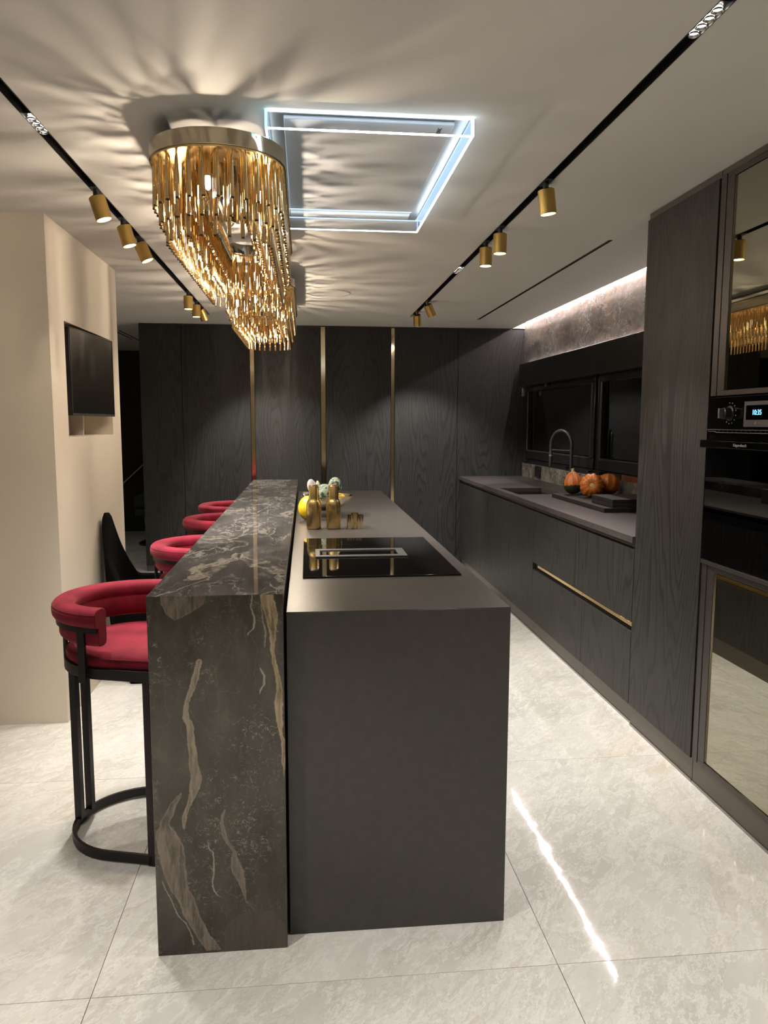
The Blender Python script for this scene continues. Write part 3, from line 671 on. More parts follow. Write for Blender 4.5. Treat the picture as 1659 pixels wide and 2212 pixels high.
def chandelier(y0, y1, label):
    hw = 0.207
    t = thing('chandelier', label, 'chandelier', (CX, (y0+y1)/2, ZC), 'oval gold tube chandeliers over the bar')
    n = 96
    def path(h, dy): return [p for p, _ in stadium(CX, y0+dy, y1-dy, h, n)]
    # matching parametrisation for inner and outer path: rebuild by normals
    base = stadium(CX, y0, y1, hw, n)
    # matched rings: shrink the outer path along its normals
    outer = [p for p, _ in base]; inner = [(p[0]-nn[0]*0.143, p[1]-nn[1]*0.143) for p, nn in base]
    bm = BM(); band(bm, inner, outer, ZP0+0.004, ZP1); obj('plate', bm, 'champagne', t, smooth=True, bev=0.0015)
    i2 = [(p[0]-nn[0]*0.139, p[1]-nn[1]*0.139) for p, nn in base]; o2 = [(p[0]-nn[0]*0.004, p[1]-nn[1]*0.004) for p, nn in base]
    bm = BM(); band(bm, i2, o2, ZP0-0.002, ZP0+0.004); obj('underplate', bm, 'gold_under', t, smooth=True)
    ym = (y0+y1)/2
    bm = BM(); pts = [p for p, _ in stadium(CX, y0+0.35, y1-0.35, 0.06, 40)]; prism(bm, pts, ZC-0.016, ZC-0.001); obj('canopy', bm, 'champagne', t, smooth=True)
    for yy in (y0+0.35, ym, y1-0.35):
        for sx in (-1, 1):
            bm = BM(); tube(bm, [(CX+sx*0.045, yy, ZC-0.016), (CX+sx*0.10, yy, ZP1)], 0.004, 8); obj('stem', bm, 'chrome', t, smooth=True)
    cnt = 0; extra = []
    for ri, (ins, tz, spc) in enumerate(ROWS):
        yy0, yy1, h = y0+ins, y1-ins, hw-ins
        k = int(round(per_of(yy0, yy1, h)/spc))
        pts = stadium(CX, yy0, yy1, h, k*2)[(ri % 2)::2]
        for (x, y), _ in pts:
            if cnt < 300:
                o = bpy.data.objects.new('rod', rod_meshes[tz]); COL.objects.link(o); o.parent = t
                o.location = Vector((x, y, ZP0-0.012))-Vector(t.location); cnt += 1
            else: extra.append((x, y, tz))
    bm = BM()
    for x, y, tz in extra:
        L = ZP0-0.012-tz
        lathe(bm, [(0, 0.01), (0.002, 0.01), (0.004, -0.002), (0.0062, -L), (0, -L+0.003)], 8, (x, y, ZP0-0.012))
    o = obj('inner_rods', bm, 'gold_rod', t, smooth=True); o['kind'] = 'stuff'
    ins = 0.073; k = 14
    for (x, y), _ in stadium(CX, y0+ins, y1-ins, hw-ins, k):
        s = bpy.data.objects.new('bulb_socket', SOCK); COL.objects.link(s); s.parent = t; s.location = Vector((x, y, ZP0-0.002))-Vector(t.location)
        b_ = bpy.data.objects.new('bulb', BULB); COL.objects.link(b_); b_.parent = s
        light('POINT', (x, y, ZP0-0.112), P_BULB, WARM, t, shadow_soft_size=0.009)
    return t
chandelier(2.288, 3.878, 'near oval gold tube chandelier over the front of the marble bar')
chandelier(4.40, 5.99, 'far oval gold tube chandelier, partly behind the near one')

# ================================================================== ISLAND AND BAR
bar = thing('marble_bar', 'tall narrow bar of dark veined marble with a waterfall end', 'bar counter', ((BX0+BX1)/2, (BY0+BY1)/2, 0))
bm = BM(); prism(bm, [(BY0+0.0004, BZ), (BY0+0.04, BZ-0.0396), (BY1, BZ-0.0396), (BY1, BZ)], BX0, BX1, 'x'); obj('top_slab', bm, 'marble_top', bar, bev=0.0012)
bm = BM(); prism(bm, [(BY0, 0), (BY0+0.0396, 0), (BY0+0.0396, BZ-0.04), (BY0, BZ-0.0004)], BX0, BX1, 'x'); obj('end_slab', bm, 'marble_front', bar, bev=0.0012)
bobj('end_slab', 'marble_front', bar, (BX0, BX1, BY1-0.04, BY1-0.0005, 0.0, BZ-0.0402), bev=0.001)
bobj('back_slab', 'marble_front', bar, (BX1-0.03, BX1, BY0+0.041, BY1-0.041, 0.0, BZ-0.0402))
wt = thing('island_worktop', 'matt graphite island worktop folding down as a wide end panel', 'worktop', ((IX0+IX1)/2, (IY0+IY1)/2, 0))
CK = (-0.014, 0.494, 2.358, 3.157)
bm = BM(); prism(bm, [(IY0+0.0004, IZ), (IY0+0.014, IZ-0.0136), (IY1, IZ-0.0136), (IY1, IZ)], IX0, IX1, 'x'); obj('top_slab', bm, 'ceramic', wt, bev=0.0018)
bm = BM(); prism(bm, [(IY0, 0), (IY0+0.0136, 0), (IY0+0.0136, IZ-0.014), (IY0, IZ-0.0004)], IX0, IX1, 'x'); obj('end_panel', bm, 'ceramic', wt, bev=0.0018)
bobj('end_panel', 'ceramic', wt, (IX0, IX1, IY1-0.014, IY1-0.0005, 0.0, IZ-0.0142), bev=0.001)
isl = thing('island_cabinet', 'black oak island drawers facing the aisle, under the graphite worktop', 'kitchen island', ((IX0+IX1)/2, (IY0+IY1)/2, 0))
bobj('body', 'black_matt', isl, (IX0+0.004, IX1-0.045, IY0+0.016, IY1-0.016, 0.0, IZ-0.018))
bobj('plinth', 'kick', isl, (IX1-0.045, IX1-0.04, IY0+0.016, IY1-0.016, 0.0, 0.10))
n = 6
for k in range(n):
    a = IY0+0.018+(IY1-IY0-0.036)*k/n; b_ = IY0+0.018+(IY1-IY0-0.036)*(k+1)/n
    bobj('drawer_front', 'oak', isl, (IX1-0.044, IX1-0.022, a+0.0015, b_-0.0015, 0.105, 0.46), bev=0.001)
    bobj('drawer_front', 'oak', isl, (IX1-0.044, IX1-0.022, a+0.0015, b_-0.0015, 0.49, 0.855), bev=0.001)
bobj('handle_rail', 'brass_satin', isl, (IX1-0.043, IX1-0.030, IY0+0.018, IY1-0.018, 0.462, 0.488))
# cooktop
ct = thing('cooktop', 'black glass cooktop with a central extractor slot, set in the island', 'cooktop', ((CK[0]+CK[1])/2, (CK[2]+CK[3])/2, IZ))
bobj('glass', 'black_gloss', ct, (*CK, IZ+0.0003, IZ+0.006), bev=0.0012)
vx0, vx1, vy0, vy1 = 0.031, 0.364, 2.69, 2.855
bm = BM(); slab(bm, vx0, vx1, vy0, vy1, IZ+0.006, IZ+0.011, [(vx0+0.016, vx1-0.03, vy0+0.03, vy1-0.03)])
vf = obj('vent_frame', bm, 'display_grey', ct, bev=0.001)
bobj('vent_flap', 'black_gloss', vf, (vx0+0.018, vx1-0.032, vy0+0.032, vy1-0.055, IZ+0.0062, IZ+0.009))
for k in range(5):
    yy = vy1-0.052+k*0.0045; bobj('vent_slat', 'black_metal', vf, (vx0+0.018, vx1-0.032, yy, yy+0.002, IZ+0.0062, IZ+0.0085))

# mills, cups, bowl
mill_prof = [(0, 0), (0.030, 0), (0.0335, 0.003), (0.034, 0.008), (0.034, 0.102), (0.0335, 0.112), (0.0315, 0.122), (0.0275, 0.131), (0.0242, 0.137), (0.0228, 0.143), (0.0225, 0.199), (0.0215, 0.2005), (0, 0.2005)]
def mill(x, y, label):
    t = thing('bottle_grinder', label, 'grinder', (x, y, IZ), 'brushed brass bottle grinders')
    bm = BM(); lathe(bm, mill_prof, 40, (x, y, IZ)); b_ = obj('body', bm, 'brass_brushed', t, smooth=True)
    bm = BM(); lathe(bm, [(0.0342, 0.086), (0.0343, 0.0865), (0.0343, 0.0875), (0.0342, 0.088)], 40, (x, y, IZ)); obj('seam', bm, 'brass_satin', b_)
    bm = BM(); lathe(bm, [(0, 0.2005), (0.0185, 0.2005), (0.019, 0.203), (0.017, 0.206), (0, 0.2065)], 32, (x, y, IZ)); obj('stopper', bm, 'cork', t, smooth=True)
mill(0.033, 3.490, 'left brass bottle grinder standing behind the cooktop'); mill(0.124, 3.490, 'right brass bottle grinder, next to the small gold cups')
for x, y, lab in ((0.201, 3.475, 'left small gold cup beside the grinder'), (0.226, 3.545, 'small gold cup standing behind the other two'), (0.245, 3.475, 'right small gold cup at the outer end of the trio')):
    t = thing('shot_cup', lab, 'cup', (x, y, IZ), 'small gold cups on the island')
    bm = BM(); lathe(bm, [(0, 0.0), (0.017, 0.0), (0.0175, 0.002), (0.0172, 0.03), (0.0176, 0.065), (0.0166, 0.065), (0.016, 0.03), (0.0155, 0.006), (0, 0.006)], 28, (x, y, IZ)); obj('wall', bm, 'brass_mirror', t, smooth=True, angle=60)
bc = (0.108, 3.99)
t = thing('footed_bowl', 'polished gold bowl on three stub feet behind the grinders', 'bowl', (*bc, IZ))
bm = BM(); lathe(bm, [(0, 0.030), (0.05, 0.034), (0.09, 0.052), (0.118, 0.078), (0.138, 0.108), (0.134, 0.109), (0.114, 0.082), (0.086, 0.056), (0.05, 0.039), (0, 0.035)], 48, (*bc, IZ)); obj('dish', bm, 'brass_mirror', t, smooth=True, angle=60)
for k in range(3):
    a = math.radians(-55+120*k); x, y = bc[0]+0.072*math.cos(a), bc[1]+0.072*math.sin(a)
    bm = BM(); lathe(bm, [(0, 0), (0.018, 0), (0.02, 0.004), (0.017, 0.03), (0.022, 0.046), (0, 0.046)], 20, (x, y, IZ)); obj('foot', bm, 'brass_mirror', t, smooth=True)
def blob(bm, c, rx, ry, rz, ribs=0, depth=0.08, rot=None, nu=40, nv=18, pinch=0.0, taper=0.0):
    rows = []
    for j in range(1, nv):
        th = PI*j/nv; row = []
        for i in range(nu):
            ph = 2*PI*i/nu
            f = 1-(depth*(1-abs(math.cos(ribs*ph/2)))**1.0 if ribs else 0)*math.sin(th)
            z = math.cos(th); s_ = math.sin(th)*f*(1-taper*z)
            zz = z*(1-pinch*math.exp(-(s_/0.35)**2))
            row.append(Vector((s_*math.cos(ph)*rx, s_*math.sin(ph)*ry, zz*rz)))
        rows.append(row)
    mt = (rot or Matrix.Identity(4)); c = Vector(c)
    R_ = [[bm.verts.new(c+mt.to_3x3() @ v) for v in row] for row in rows]
    for a, b_ in zip(R_, R_[1:]):
        for i in range(nu): bm.faces.new((a[i], b_[i], b_[(i+1) % nu], a[(i+1) % nu]))
    tp = bm.verts.new(c+mt.to_3x3() @ Vector((0, 0, rz*(1-pinch)))); bt = bm.verts.new(c+mt.to_3x3() @ Vector((0, 0, -rz*(1-pinch))))
    for i in range(nu):
        bm.faces.new((tp, R_[0][i], R_[0][(i+1) % nu])); bm.faces.new((bt, R_[-1][(i+1) % nu], R_[-1][i]))
bm = BM(); blob(bm, (0.008, 3.80, IZ+0.062), 0.050, 0.045, 0.062, 8, 0.05)
y_ = obj('yellow_gourd', bm, 'orange_flesh', None, smooth=True, angle=80); tag(y_, 'bright yellow gourd at the left of the gold bowl', 'gourd')
bm = BM(); blob(bm, (0.095, 3.99, IZ+0.116), 0.052, 0.05, 0.052, 10, 0.06)
g = obj('green_gourd', bm, 'green_gourd', None, smooth=True, angle=80); tag(g, 'mottled green gourd in the gold bowl between the grinders', 'gourd')
bm = BM(); blob(bm, (0.150, 3.955, IZ+0.160), 0.036, 0.036, 0.046, 8, 0.06)
g = obj('warty_gourd', bm, 'green_gourd', None, smooth=True, angle=80); tag(g, 'dark speckled gourd on top of the bowl, behind the right grinder', 'gourd')
bm = BM(); blob(bm, (0.045, 4.060, IZ+0.115), 0.026, 0.028, 0.034, 0); tube(bm, [(0.056, 4.035, IZ+0.135), (0.062, 4.03, IZ+0.165), (0.058, 4.03, IZ+0.182)], [0.022, 0.011, 0.004], 12)
g = obj('pale_gourd', bm, 'pale_gourd', None, smooth=True, angle=80); tag(g, 'small pale gourd with a pointed neck in the gold bowl', 'gourd')
bm = BM(); blob(bm, (0.178, 3.955, IZ+0.100), 0.024, 0.022, 0.02, 0)
g = obj('small_gourd', bm, 'orange_flesh', None, smooth=True, angle=80); tag(g, 'little orange gourd at the right inside of the gold bowl', 'gourd')
t = thing('tissue_box', 'grey tissue box with a white tissue pulled up, behind the bowl', 'tissue box', (0.045, 4.33, IZ))
bobj('box', 'grey_box', t, (-0.02, 0.11, 4.22, 4.44, IZ, IZ+0.085), bev=0.004)
bm = BM()
vs = [[0.010, 4.30, 0.085], [0.052, 4.33, 0.085], [0.078, 4.35, 0.125], [0.050, 4.33, 0.150], [0.030, 4.31, 0.180], [-0.004, 4.29, 0.160]]
A = [bm.verts.new((x, y, IZ+z)) for x, y, z in vs]; mid = bm.verts.new((0.033, 4.285, IZ+0.125))
for i in range(6): bm.faces.new((A[i], A[(i+1) % 6], mid))
tis = obj('tissue', bm, 'tissue', t, smooth=True, angle=80); md = tis.modifiers.new('thick', 'SOLIDIFY'); md.thickness = 0.0015
md = tis.modifiers.new('soft', 'SUBSURF'); md.levels = md.render_levels = 2

# ================================================================== BAR STOOLS
def stool(label):
    """built round the origin: back towards -x, open front towards +x, at floor level"""
    t = thing('bar_stool', label, 'bar stool', (0, 0, 0), 'crimson velvet bar stools along the bar')
    def arc(rr, x_end, n=22, cx=0.0):
        pts = [(x_end, -rr)] if x_end > cx+0.002 else []
        pts += [(cx-rr*math.sin(a)*1.0, -rr*math.cos(a)) for a in [PI*k/n for k in range(n+1)]]
        if x_end > cx+0.002: pts.append((x_end, rr))
        return pts
    rs = 0.222; xe = 0.150; ZU = 0.026
    # base ring resting on the floor
    def dband(name, rr, xe_, th, z0, z1, mat):
        bm = BM(); band(bm, arc(rr-th, xe_), arc(rr, xe_), z0, z1, closed=False); return obj(name, bm, mat, t, smooth=True, bev=0.001)
    dband('base_ring', rs, xe, 0.010, 0.004, 0.036, 'black_metal')
    sr = dband('seat_ring', rs, xe+0.03, 0.012, 0.598, 0.632, 'black_metal')
    bobj('front_rail', 'black_metal', t, (xe+0.018, xe+0.03, -rs+0.01, rs-0.01, 0.600, 0.628))
    for sx, y in ((xe-0.005, -rs+0.012), (xe-0.005, rs-0.012)):
        bobj('leg', 'black_metal', t, (sx-0.011, sx+0.011, y-0.012, y+0.012, 0.0, 0.600), bev=0.001)
    for y in (-0.034, 0.034):
        xx = -math.sqrt(rs**2-y**2)+0.010
        bobj('leg', 'black_metal', t, (xx-0.012, xx+0.012, y-0.012, y+0.012, 0.030, 0.600), bev=0.001)
    # seat pan and cushion
    bm = BM(); pts = arc(rs-0.013, xe+0.015); prism(bm, pts, 0.606, 0.628); obj('seat_pan', bm, 'black_metal', t)
    bm = BM()
    N_ = 30
    outl = arc(rs-0.006, xe+0.02, N_)
    ctr = (0.0, 0.0); levels = [(0.629, 0.955), (0.633, 0.99), (0.648, 1.0), (0.660, 0.985), (0.672, 0.93), (0.680, 0.82), (0.684, 0.5)]
    rings = [[bm.verts.new((ctr[0]+0.02+(x-0.02)*s_, y*s_, z)) for x, y in outl] for z, s_ in levels]
    for a, b_ in zip(rings, rings[1:]):
        for i in range(len(outl)): bm.faces.new((a[i], a[(i+1) % len(outl)], b_[(i+1) % len(outl)], b_[i]))
    bm.faces.new(rings[0][::-1]); bm.faces.new(rings[-1])
    seat = obj('seat', bm, 'red_velvet', t, smooth=True, angle=60)
    bm = BM(); tube(bm, [(0.02+(x-0.02)*0.985, y*0.985, 0.661) for x, y in outl], 0.0022, 6, closed=True); obj('piping', bm, 'red_piping', seat, smooth=True)
    # wrap-round back: roll above, pad below, black band between them outside
    rb = 0.225; xb = 0.0
    path = arc(rb-0.005, xb+0.004, 34)
    secT = rrect(0.070, 0.060, 0.024, 4, 0.002, 0.792)
    secB = rrect(0.048, 0.084, 0.016, 3, 0.012, 0.745)
    bm = BM(); sweep(bm, [(-p[0]*-1, p[1]) for p in path], [(-a, z) for a, z in secT]); 
    back = obj('backrest', bm, 'red_velvet', t, smooth=True, bev=0.008, seg=3)
    bm = BM(); sweep(bm, path, [(-a, z) for a, z in secB]); obj('back_pad', bm, 'red_velvet', t, smooth=True, bev=0.008, seg=3)
    for off in (0.030, -0.028):
        bm = BM(); pp = arc(rb-0.005+off, xb+0.004, 34); tube(bm, [(x, y, 0.807 if off > 0 else 0.809) for x, y in pp], 0.0018, 6); obj('piping', bm, 'red_piping', back, smooth=True)
    bm = BM(); band(bm, arc(rb+0.006, xb-0.02), arc(rb+0.016, xb-0.02), 0.748, 0.766, closed=False); obj('back_rail', bm, 'black_metal', t, smooth=True)
    for y in (-1, 1):
        xx = -0.055; yy = y*(rb+0.006)
        bobj('post', 'black_metal', t, (xx-0.012, xx+0.012, yy-0.006, yy+0.006, 0.590, 0.766), bev=0.001)
    for a in (PI*0.5-0.21, PI*0.5+0.21):
        x, y = -(rb+0.004)*math.sin(a), -(rb+0.004)*math.cos(a)
        bm = BM(); tube(bm, [(x, y, 0.60), (x, y, 0.755)], 0.008, 8); obj('post', bm, 'black_metal', t, smooth=True)
    return t
st0 = stool('nearest crimson velvet stool with black steel frame beside the marble slab')
for i, (x, y, lab) in enumerate(((-0.578, 2.548, None), (-0.487, 3.66, 'second crimson stool from the camera, half hidden by the marble bar'),
                     (-0.489, 4.62, 'third crimson stool from the camera, only its back showing'), (-0.502, 5.38, 'farthest crimson stool, a sliver of back above the bar'))):
    s = st0 if i == 0 else dup_tree(st0)
    s.location = (x, y, 0); s.rotation_euler = (0, 0, math.radians((-15, -4, 5, 0)[i]))
    if lab: s['label'] = lab

# ================================================================== RIGHT HAND KITCHEN RUN
# base cabinets
units = [(3.238, 3.860, True), (3.860, 4.756, True), (4.756, 5.345, False), (5.345, 6.25, False), (6.25, 7.13, False)]
blabs = ['black oak base cabinet with a brass grip, next to the tall panel', 'wide black oak base cabinet with the far half of the brass grip', 'narrow plain black oak base cabinet in front of the sink',
         'black oak base cabinet under the sink, half hidden by the island', 'farthest black oak base cabinet in the corner by the back wall']
for (a, b_, dr), lab in zip(units, blabs):
    t = thing('base_cabinet', lab, 'cabinet', (FX+0.3, (a+b_)/2, 0), 'black oak base cabinets')
    bobj('body', 'black_matt', t, (FX+0.0235, 2.08, a+0.0005, b_-0.0005, 0.10, 0.66 if not dr and a > 5 else KZ-0.032))
    bobj('plinth', 'kick', t, (FX+0.022, FX+0.035, a+0.001, b_-0.001, 0.012, 0.098)); bobj('plinth_seal', 'grey_steel', t, (FX+0.018, FX+0.034, a+0.001, b_-0.001, 0.0, 0.011))
    if dr:
        for z0, z1 in ((0.101, 0.442), (0.487, 0.822)):
            bobj('drawer_front', 'oak', t, (FX, FX+0.022, a+0.0012, b_-0.0012, z0, z1), bev=0.001)
        bobj('grip_recess', 'black_gap', t, (FX+0.020, FX+0.023, a+0.0006, b_-0.0006, 0.440, 0.489))
        g1 = b_-0.10 if b_ > 4.5 else b_-0.0006
        bobj('handle', 'brass_brushed', t, (FX+0.002, FX+0.019, a+0.0006, g1, 0.4665, 0.4855), bev=0.002)
    else:
        bobj('door', 'oak', t, (FX, FX+0.022, a+0.0012, b_-0.0012, 0.101, 0.822), bev=0.001)
        bobj('body_rail', 'black_matt', t, (FX+0.024, FX+0.05, a+0.002, b_-0.002, 0.66, KZ-0.032))
    bobj('grip_channel', 'kick', t, (FX+0.010, FX+0.0225, a+0.002, b_-0.002, 0.830, KZ-0.032))
# worktop with sink
SK = (1.512, 1.845, 5.27, 5.80)
wt2 = thing('kitchen_worktop', 'matt charcoal worktop running below the windows', 'worktop', (1.76, 5.18, KZ-0.03))
bm = BM(); slab(bm, 1.458, 2.081, 3.237, YB-0.002, KZ-0.030, KZ, [SK]); obj('slab', bm, 'worktop', wt2)
t = thing('sink', 'black undermounted sink basin in the charcoal worktop', 'sink', ((SK[0]+SK[1])/2, (SK[2]+SK[3])/2, 0.70))
x0, x1, y0, y1 = SK
bobj('basin', 'black_matt', t, (x0-0.004, x1+0.004, y0-0.004, y1+0.004, 0.70, 0.706), (x0-0.004, x0-0.0005, y0-0.004, y1+0.004, 0.706, KZ-0.0305), (x1+0.0005, x1+0.004, y0-0.004, y1+0.004, 0.706, KZ-0.0305),
     (x0, x1, y0-0.004, y0-0.0005, 0.706, KZ-0.0305), (x0, x1, y1+0.0005, y1+0.004, 0.706, KZ-0.0305))
bm = BM(); lathe(bm, [(0, 0.707), (0.03, 0.707), (0.035, 0.710), (0, 0.711)], 24, ((x0+x1)/2, (y0+y1)/2, 0)); obj('drain', bm, 'grey_steel', t, smooth=True)
# tap
tx, ty = 1.965, 5.47
t = thing('kitchen_tap', 'tall grey and black arched tap with a pull down spray by the sink', 'tap', (tx, ty, KZ))
bm = BM(); lathe(bm, [(0, 0), (0.027, 0), (0.027, 0.006), (0.022, 0.010), (0.021, 0.12), (0.023, 0.122), (0.023, 0.14), (0.015, 0.145), (0, 0.145)], 24, (tx, ty, KZ)); obj('body', bm, 'black_satin', t, smooth=True)
# arch lies in a vertical plane turned towards the sink
ux, uy = -0.16, 0.33; L = math.hypot(ux, uy); ux, uy = ux/L, uy/L; RR = 0.108
zt = KZ+0.34
bm = BM(); tube(bm, [(tx, ty, KZ+0.14), (tx, ty, zt)], 0.012, 14); obj('column', bm, 'gunmetal', t, smooth=True)
pts = [(tx, ty, zt)]+[(tx+ux*RR*(1-math.cos(a)), ty+uy*RR*(1-math.sin(0)-math.cos(a)), zt+RR*math.sin(a)*1.05) for a in [PI*k/16 for k in range(1, 17)]]
ex, ey = tx+2*ux*RR, ty+2*uy*RR
pts.append((ex, ey, zt-0.04))
bm = BM(); tube(bm, pts, 0.0125, 14); obj('hose_arch', bm, 'gunmetal', t, smooth=True)
bm = BM(); lathe(bm, [(0, -0.15), (0.013, -0.15), (0.014, -0.14), (0.013, -0.04), (0.011, -0.03), (0, -0.03)], 20, (ex, ey, zt-0.01)); sh = obj('spray_head', bm, 'gunmetal', t, smooth=True)
bm = BM(); lathe(bm, [(0.0145, -0.075), (0.0155, -0.073), (0.0155, -0.065), (0.0145, -0.063)], 20, (ex, ey, zt-0.01)); obj('ring', bm, 'grey_steel', sh, smooth=True)
bm = BM(); tube(bm, [(tx, ty, zt-0.035), (ex, ey, zt-0.035)], 0.0045, 8); obj('support_arm', bm, 'gunmetal', t, smooth=True)
bm = BM(); tube(bm, [(tx, ty, KZ+0.10), (tx-0.03, ty+0.055, KZ+0.10), (tx-0.035, ty+0.065, KZ+0.104)], [0.005, 0.005, 0.004], 8); obj('lever', bm, 'black_satin', t, smooth=True)
bm = BM(); tube(bm, [(tx, ty, KZ+0.055), (tx-0.035, ty+0.065, KZ+0.053)], 0.005, 8); obj('lever', bm, 'black_satin', t, smooth=True)
# socket on the upstand
t = thing('wall_socket', 'square black socket on the marble upstand left of the tap', 'socket', (2.075, 6.62, 0.915))
bobj('plate', 'black_satin', t, (2.066, 2.0815, 6.56, 6.70, 0.905, 1.005), bev=0.002)
# boards, trays and squashes
t = thing('cutting_board', 'large flat black board under the squashes', 'board', (1.88, 4.42, KZ))
bobj('slab', 'black_matt', t, (1.690, 2.035, 4.14, 5.07, KZ+0.0004, KZ+0.026), bev=0.002)
for z, lab in ((KZ+0.0262, 'lower black slate tray on the big board'), (KZ+0.0505, 'upper black slate tray topping the stack on the board')):
    o = bobj('slate_tray', 'black_matt', None, (1.742, 2.02, 4.15, 4.47, z, z+0.0235), bev=0.002); tag(o, lab, 'tray', 'stacked black slate trays')
def squash(name, c, rad, rz, mat, label, ribs, rot=None, taper=0.0, stem=True, pinch=0.12, depth=0.08):
    t = thing(name, label, 'squash', (c[0], c[1], KZ+0.027))
    bm = BM(); blob(bm, (0, 0, 0), rad, rad, rz, ribs, depth, None, 60, 24, pinch, taper)
    o = obj('skin', bm, mat, t, smooth=True, angle=80, recentre=False)
    o.location = Vector(c)-Vector(t.location)
    if rot is not None: o.rotation_euler = rot.to_euler()
    if stem:
        bm = BM(); zt_ = rz*(1-pinch)
        lathe(bm, [(0, -0.008), (0.013, -0.008), (0.0095, 0.004), (0.009, 0.010), (0.0115, 0.015), (0.010, 0.018), (0, 0.017)], 10, (0, 0, zt_))
        s_ = obj('stem', bm, 'pale_gourd', t, smooth=True, recentre=False); s_.location = o.location; s_.rotation_euler = o.rotation_euler
    else:
        bm = BM(); lathe(bm, [(0, -0.004), (0.010, -0.002), (0.013, 0.002), (0.006, 0.004), (0, 0.002)], 14, (0, 0, rz*(1-pinch)))
        s_ = obj('blossom_end', bm, 'pale_gourd', t, smooth=True, recentre=False); s_.location = o.location; s_.rotation_euler = o.rotation_euler
    return t
squash('ornamental_gourd', (1.80, 4.965, KZ+0.026+0.081), 0.062, 0.078, 'pumpkin_a', 'orange gourd with a dark green base and short stem, left of the pair', 10, Matrix.Rotation(-0.15, 4, 'X'), 0.18, True, 0.0, 0.05)
squash('orange_squash', (1.85, 4.75, KZ+0.028+0.078), 0.080, 0.068, 'pumpkin_b', 'round orange squash with green streaks, its end facing the room', 12, Vector((0, 0, 1)).rotation_difference(Vector((-0.36, -0.92, 0.10))).to_matrix().to_4x4(), 0.0, False, 0.22, depth=0.10)
squash('orange_squash', (1.985, 4.815, KZ+0.028+0.079), 0.078, 0.072, 'pumpkin_b', 'orange squash lying behind the green streaked one', 10, Vector((0, 0, 1)).rotation_difference(Vector((0.2, 0.5, 1))).to_matrix().to_4x4(), 0.0, False, 0.2)
# black shutter box over the windows, with a narrow end clip
t = thing('shutter_box', 'long glossy black box over the windows, a thin painted glow on top', 'shutter box', (2.04, 5.15, 1.72))
pts = rrect(3.80, 0.205, 0.03, 5, 5.145, 1.8325)
bm = BM(); prism(bm, pts, 2.000, 2.073, 'x'); obj('housing', bm, 'black_satin', t, smooth=True, bev=0.003)
bobj('end_clip', 'chrome', t, (2.02, 2.045, 7.005, 7.045, 1.640, 1.728), bev=0.003)

# tall cabinet panel, oven column
t = thing('tall_cabinet', 'full height black oak cabinet door between worktop and oven', 'cabinet', (1.76, 2.95, 0))
bobj('body', 'oak', t, (FX+0.024, 2.11, 2.672, 3.235, 0.10, 2.255))
bobj('door', 'oak', t, (FX, FX+0.022, 2.668, 3.235, 0.101, 2.252), bev=0.001)
bobj('plinth', 'kick', t, (FX+0.012, FX+0.035, 2.668, 3.236, 0.012, 0.098)); bobj('plinth_seal', 'grey_steel', t, (FX+0.008, FX+0.034, 2.668, 3.236, 0.0, 0.011))
bobj('cornice', 'kick', t, (FX+0.008, FX+0.03, 2.668, 3.235, 2.2555, ZC-0.001))
OY0, OY1 = 2.060, 2.664
oc = thing('oven_column', 'tall bronze framed cabinet with smoked mirror doors around the oven', 'cabinet', (1.78, (OY0+OY1)/2, 0))
bobj('body', 'black_matt', oc, (FX+0.34, 2.11, OY0, OY1, 0.10, 2.255), (FX+0.03, FX+0.34, OY0, OY0+0.018, 0.10, 2.255), (FX+0.03, FX+0.34, OY1-0.018, OY1, 0.10, 2.255))
bobj('plinth', 'kick', oc, (FX+0.012, FX+0.035, OY0, OY1, 0.012, 0.098)); bobj('plinth_seal', 'grey_steel', oc, (FX+0.008, FX+0.034, OY0, OY1, 0.0, 0.011))
bobj('cornice', 'kick', oc, (FX+0.008, FX+0.03, OY0, OY1, 2.2585, ZC-0.001))
bobj('side_profile', 'profile', oc, (FX+0.004, FX+0.03, OY1-0.038, OY1-0.002, 1.487, 2.2575), (FX+0.004, FX+0.03, OY1-0.038, OY1-0.002, 0.101, 0.868), bev=0.001)
def mirror_door(z0, z1, hinge_z, lab):
    y0, y1 = OY0+0.004, OY1-0.040
    bm = BM(); slab(bm, y0, y1, z0, z1, FX+0.006, FX+0.028, [(y0+0.045, y1-0.045, z0+0.018, z1-0.018)], axis='x')
    d = obj('door', bm, 'profile', oc, bev=0.001)
    bobj('pane', 'bronze_mirror', d, (FX+0.012, FX+0.016, y0+0.045, y1-0.045, z0+0.018, z1-0.018))
    g = 0.0014
    bobj('pane_edge', 'champagne', d, (FX+0.008, FX+0.0115, y1-0.045-g, y1-0.045, z0+0.018, z1-0.018), (FX+0.008, FX+0.0115, y0+0.045, y1-0.045, z0+0.018, z0+0.018+g), (FX+0.008, FX+0.0115, y0+0.045, y1-0.045, z1-0.018-g, z1-0.018))
    h = bobj('hinge', 'chrome', d, (FX+0.018, FX+0.03, y1-0.09, y1-0.046, hinge_z, hinge_z+0.014), (FX+0.018, FX+0.045, y1-0.115, y1-0.092, hinge_z+0.001, hinge_z+0.012), bev=0.002)
    return d
mirror_door(1.487, 2.257, 1.545, 'u'); mirror_door(0.101, 0.868, 0.80, 'l')
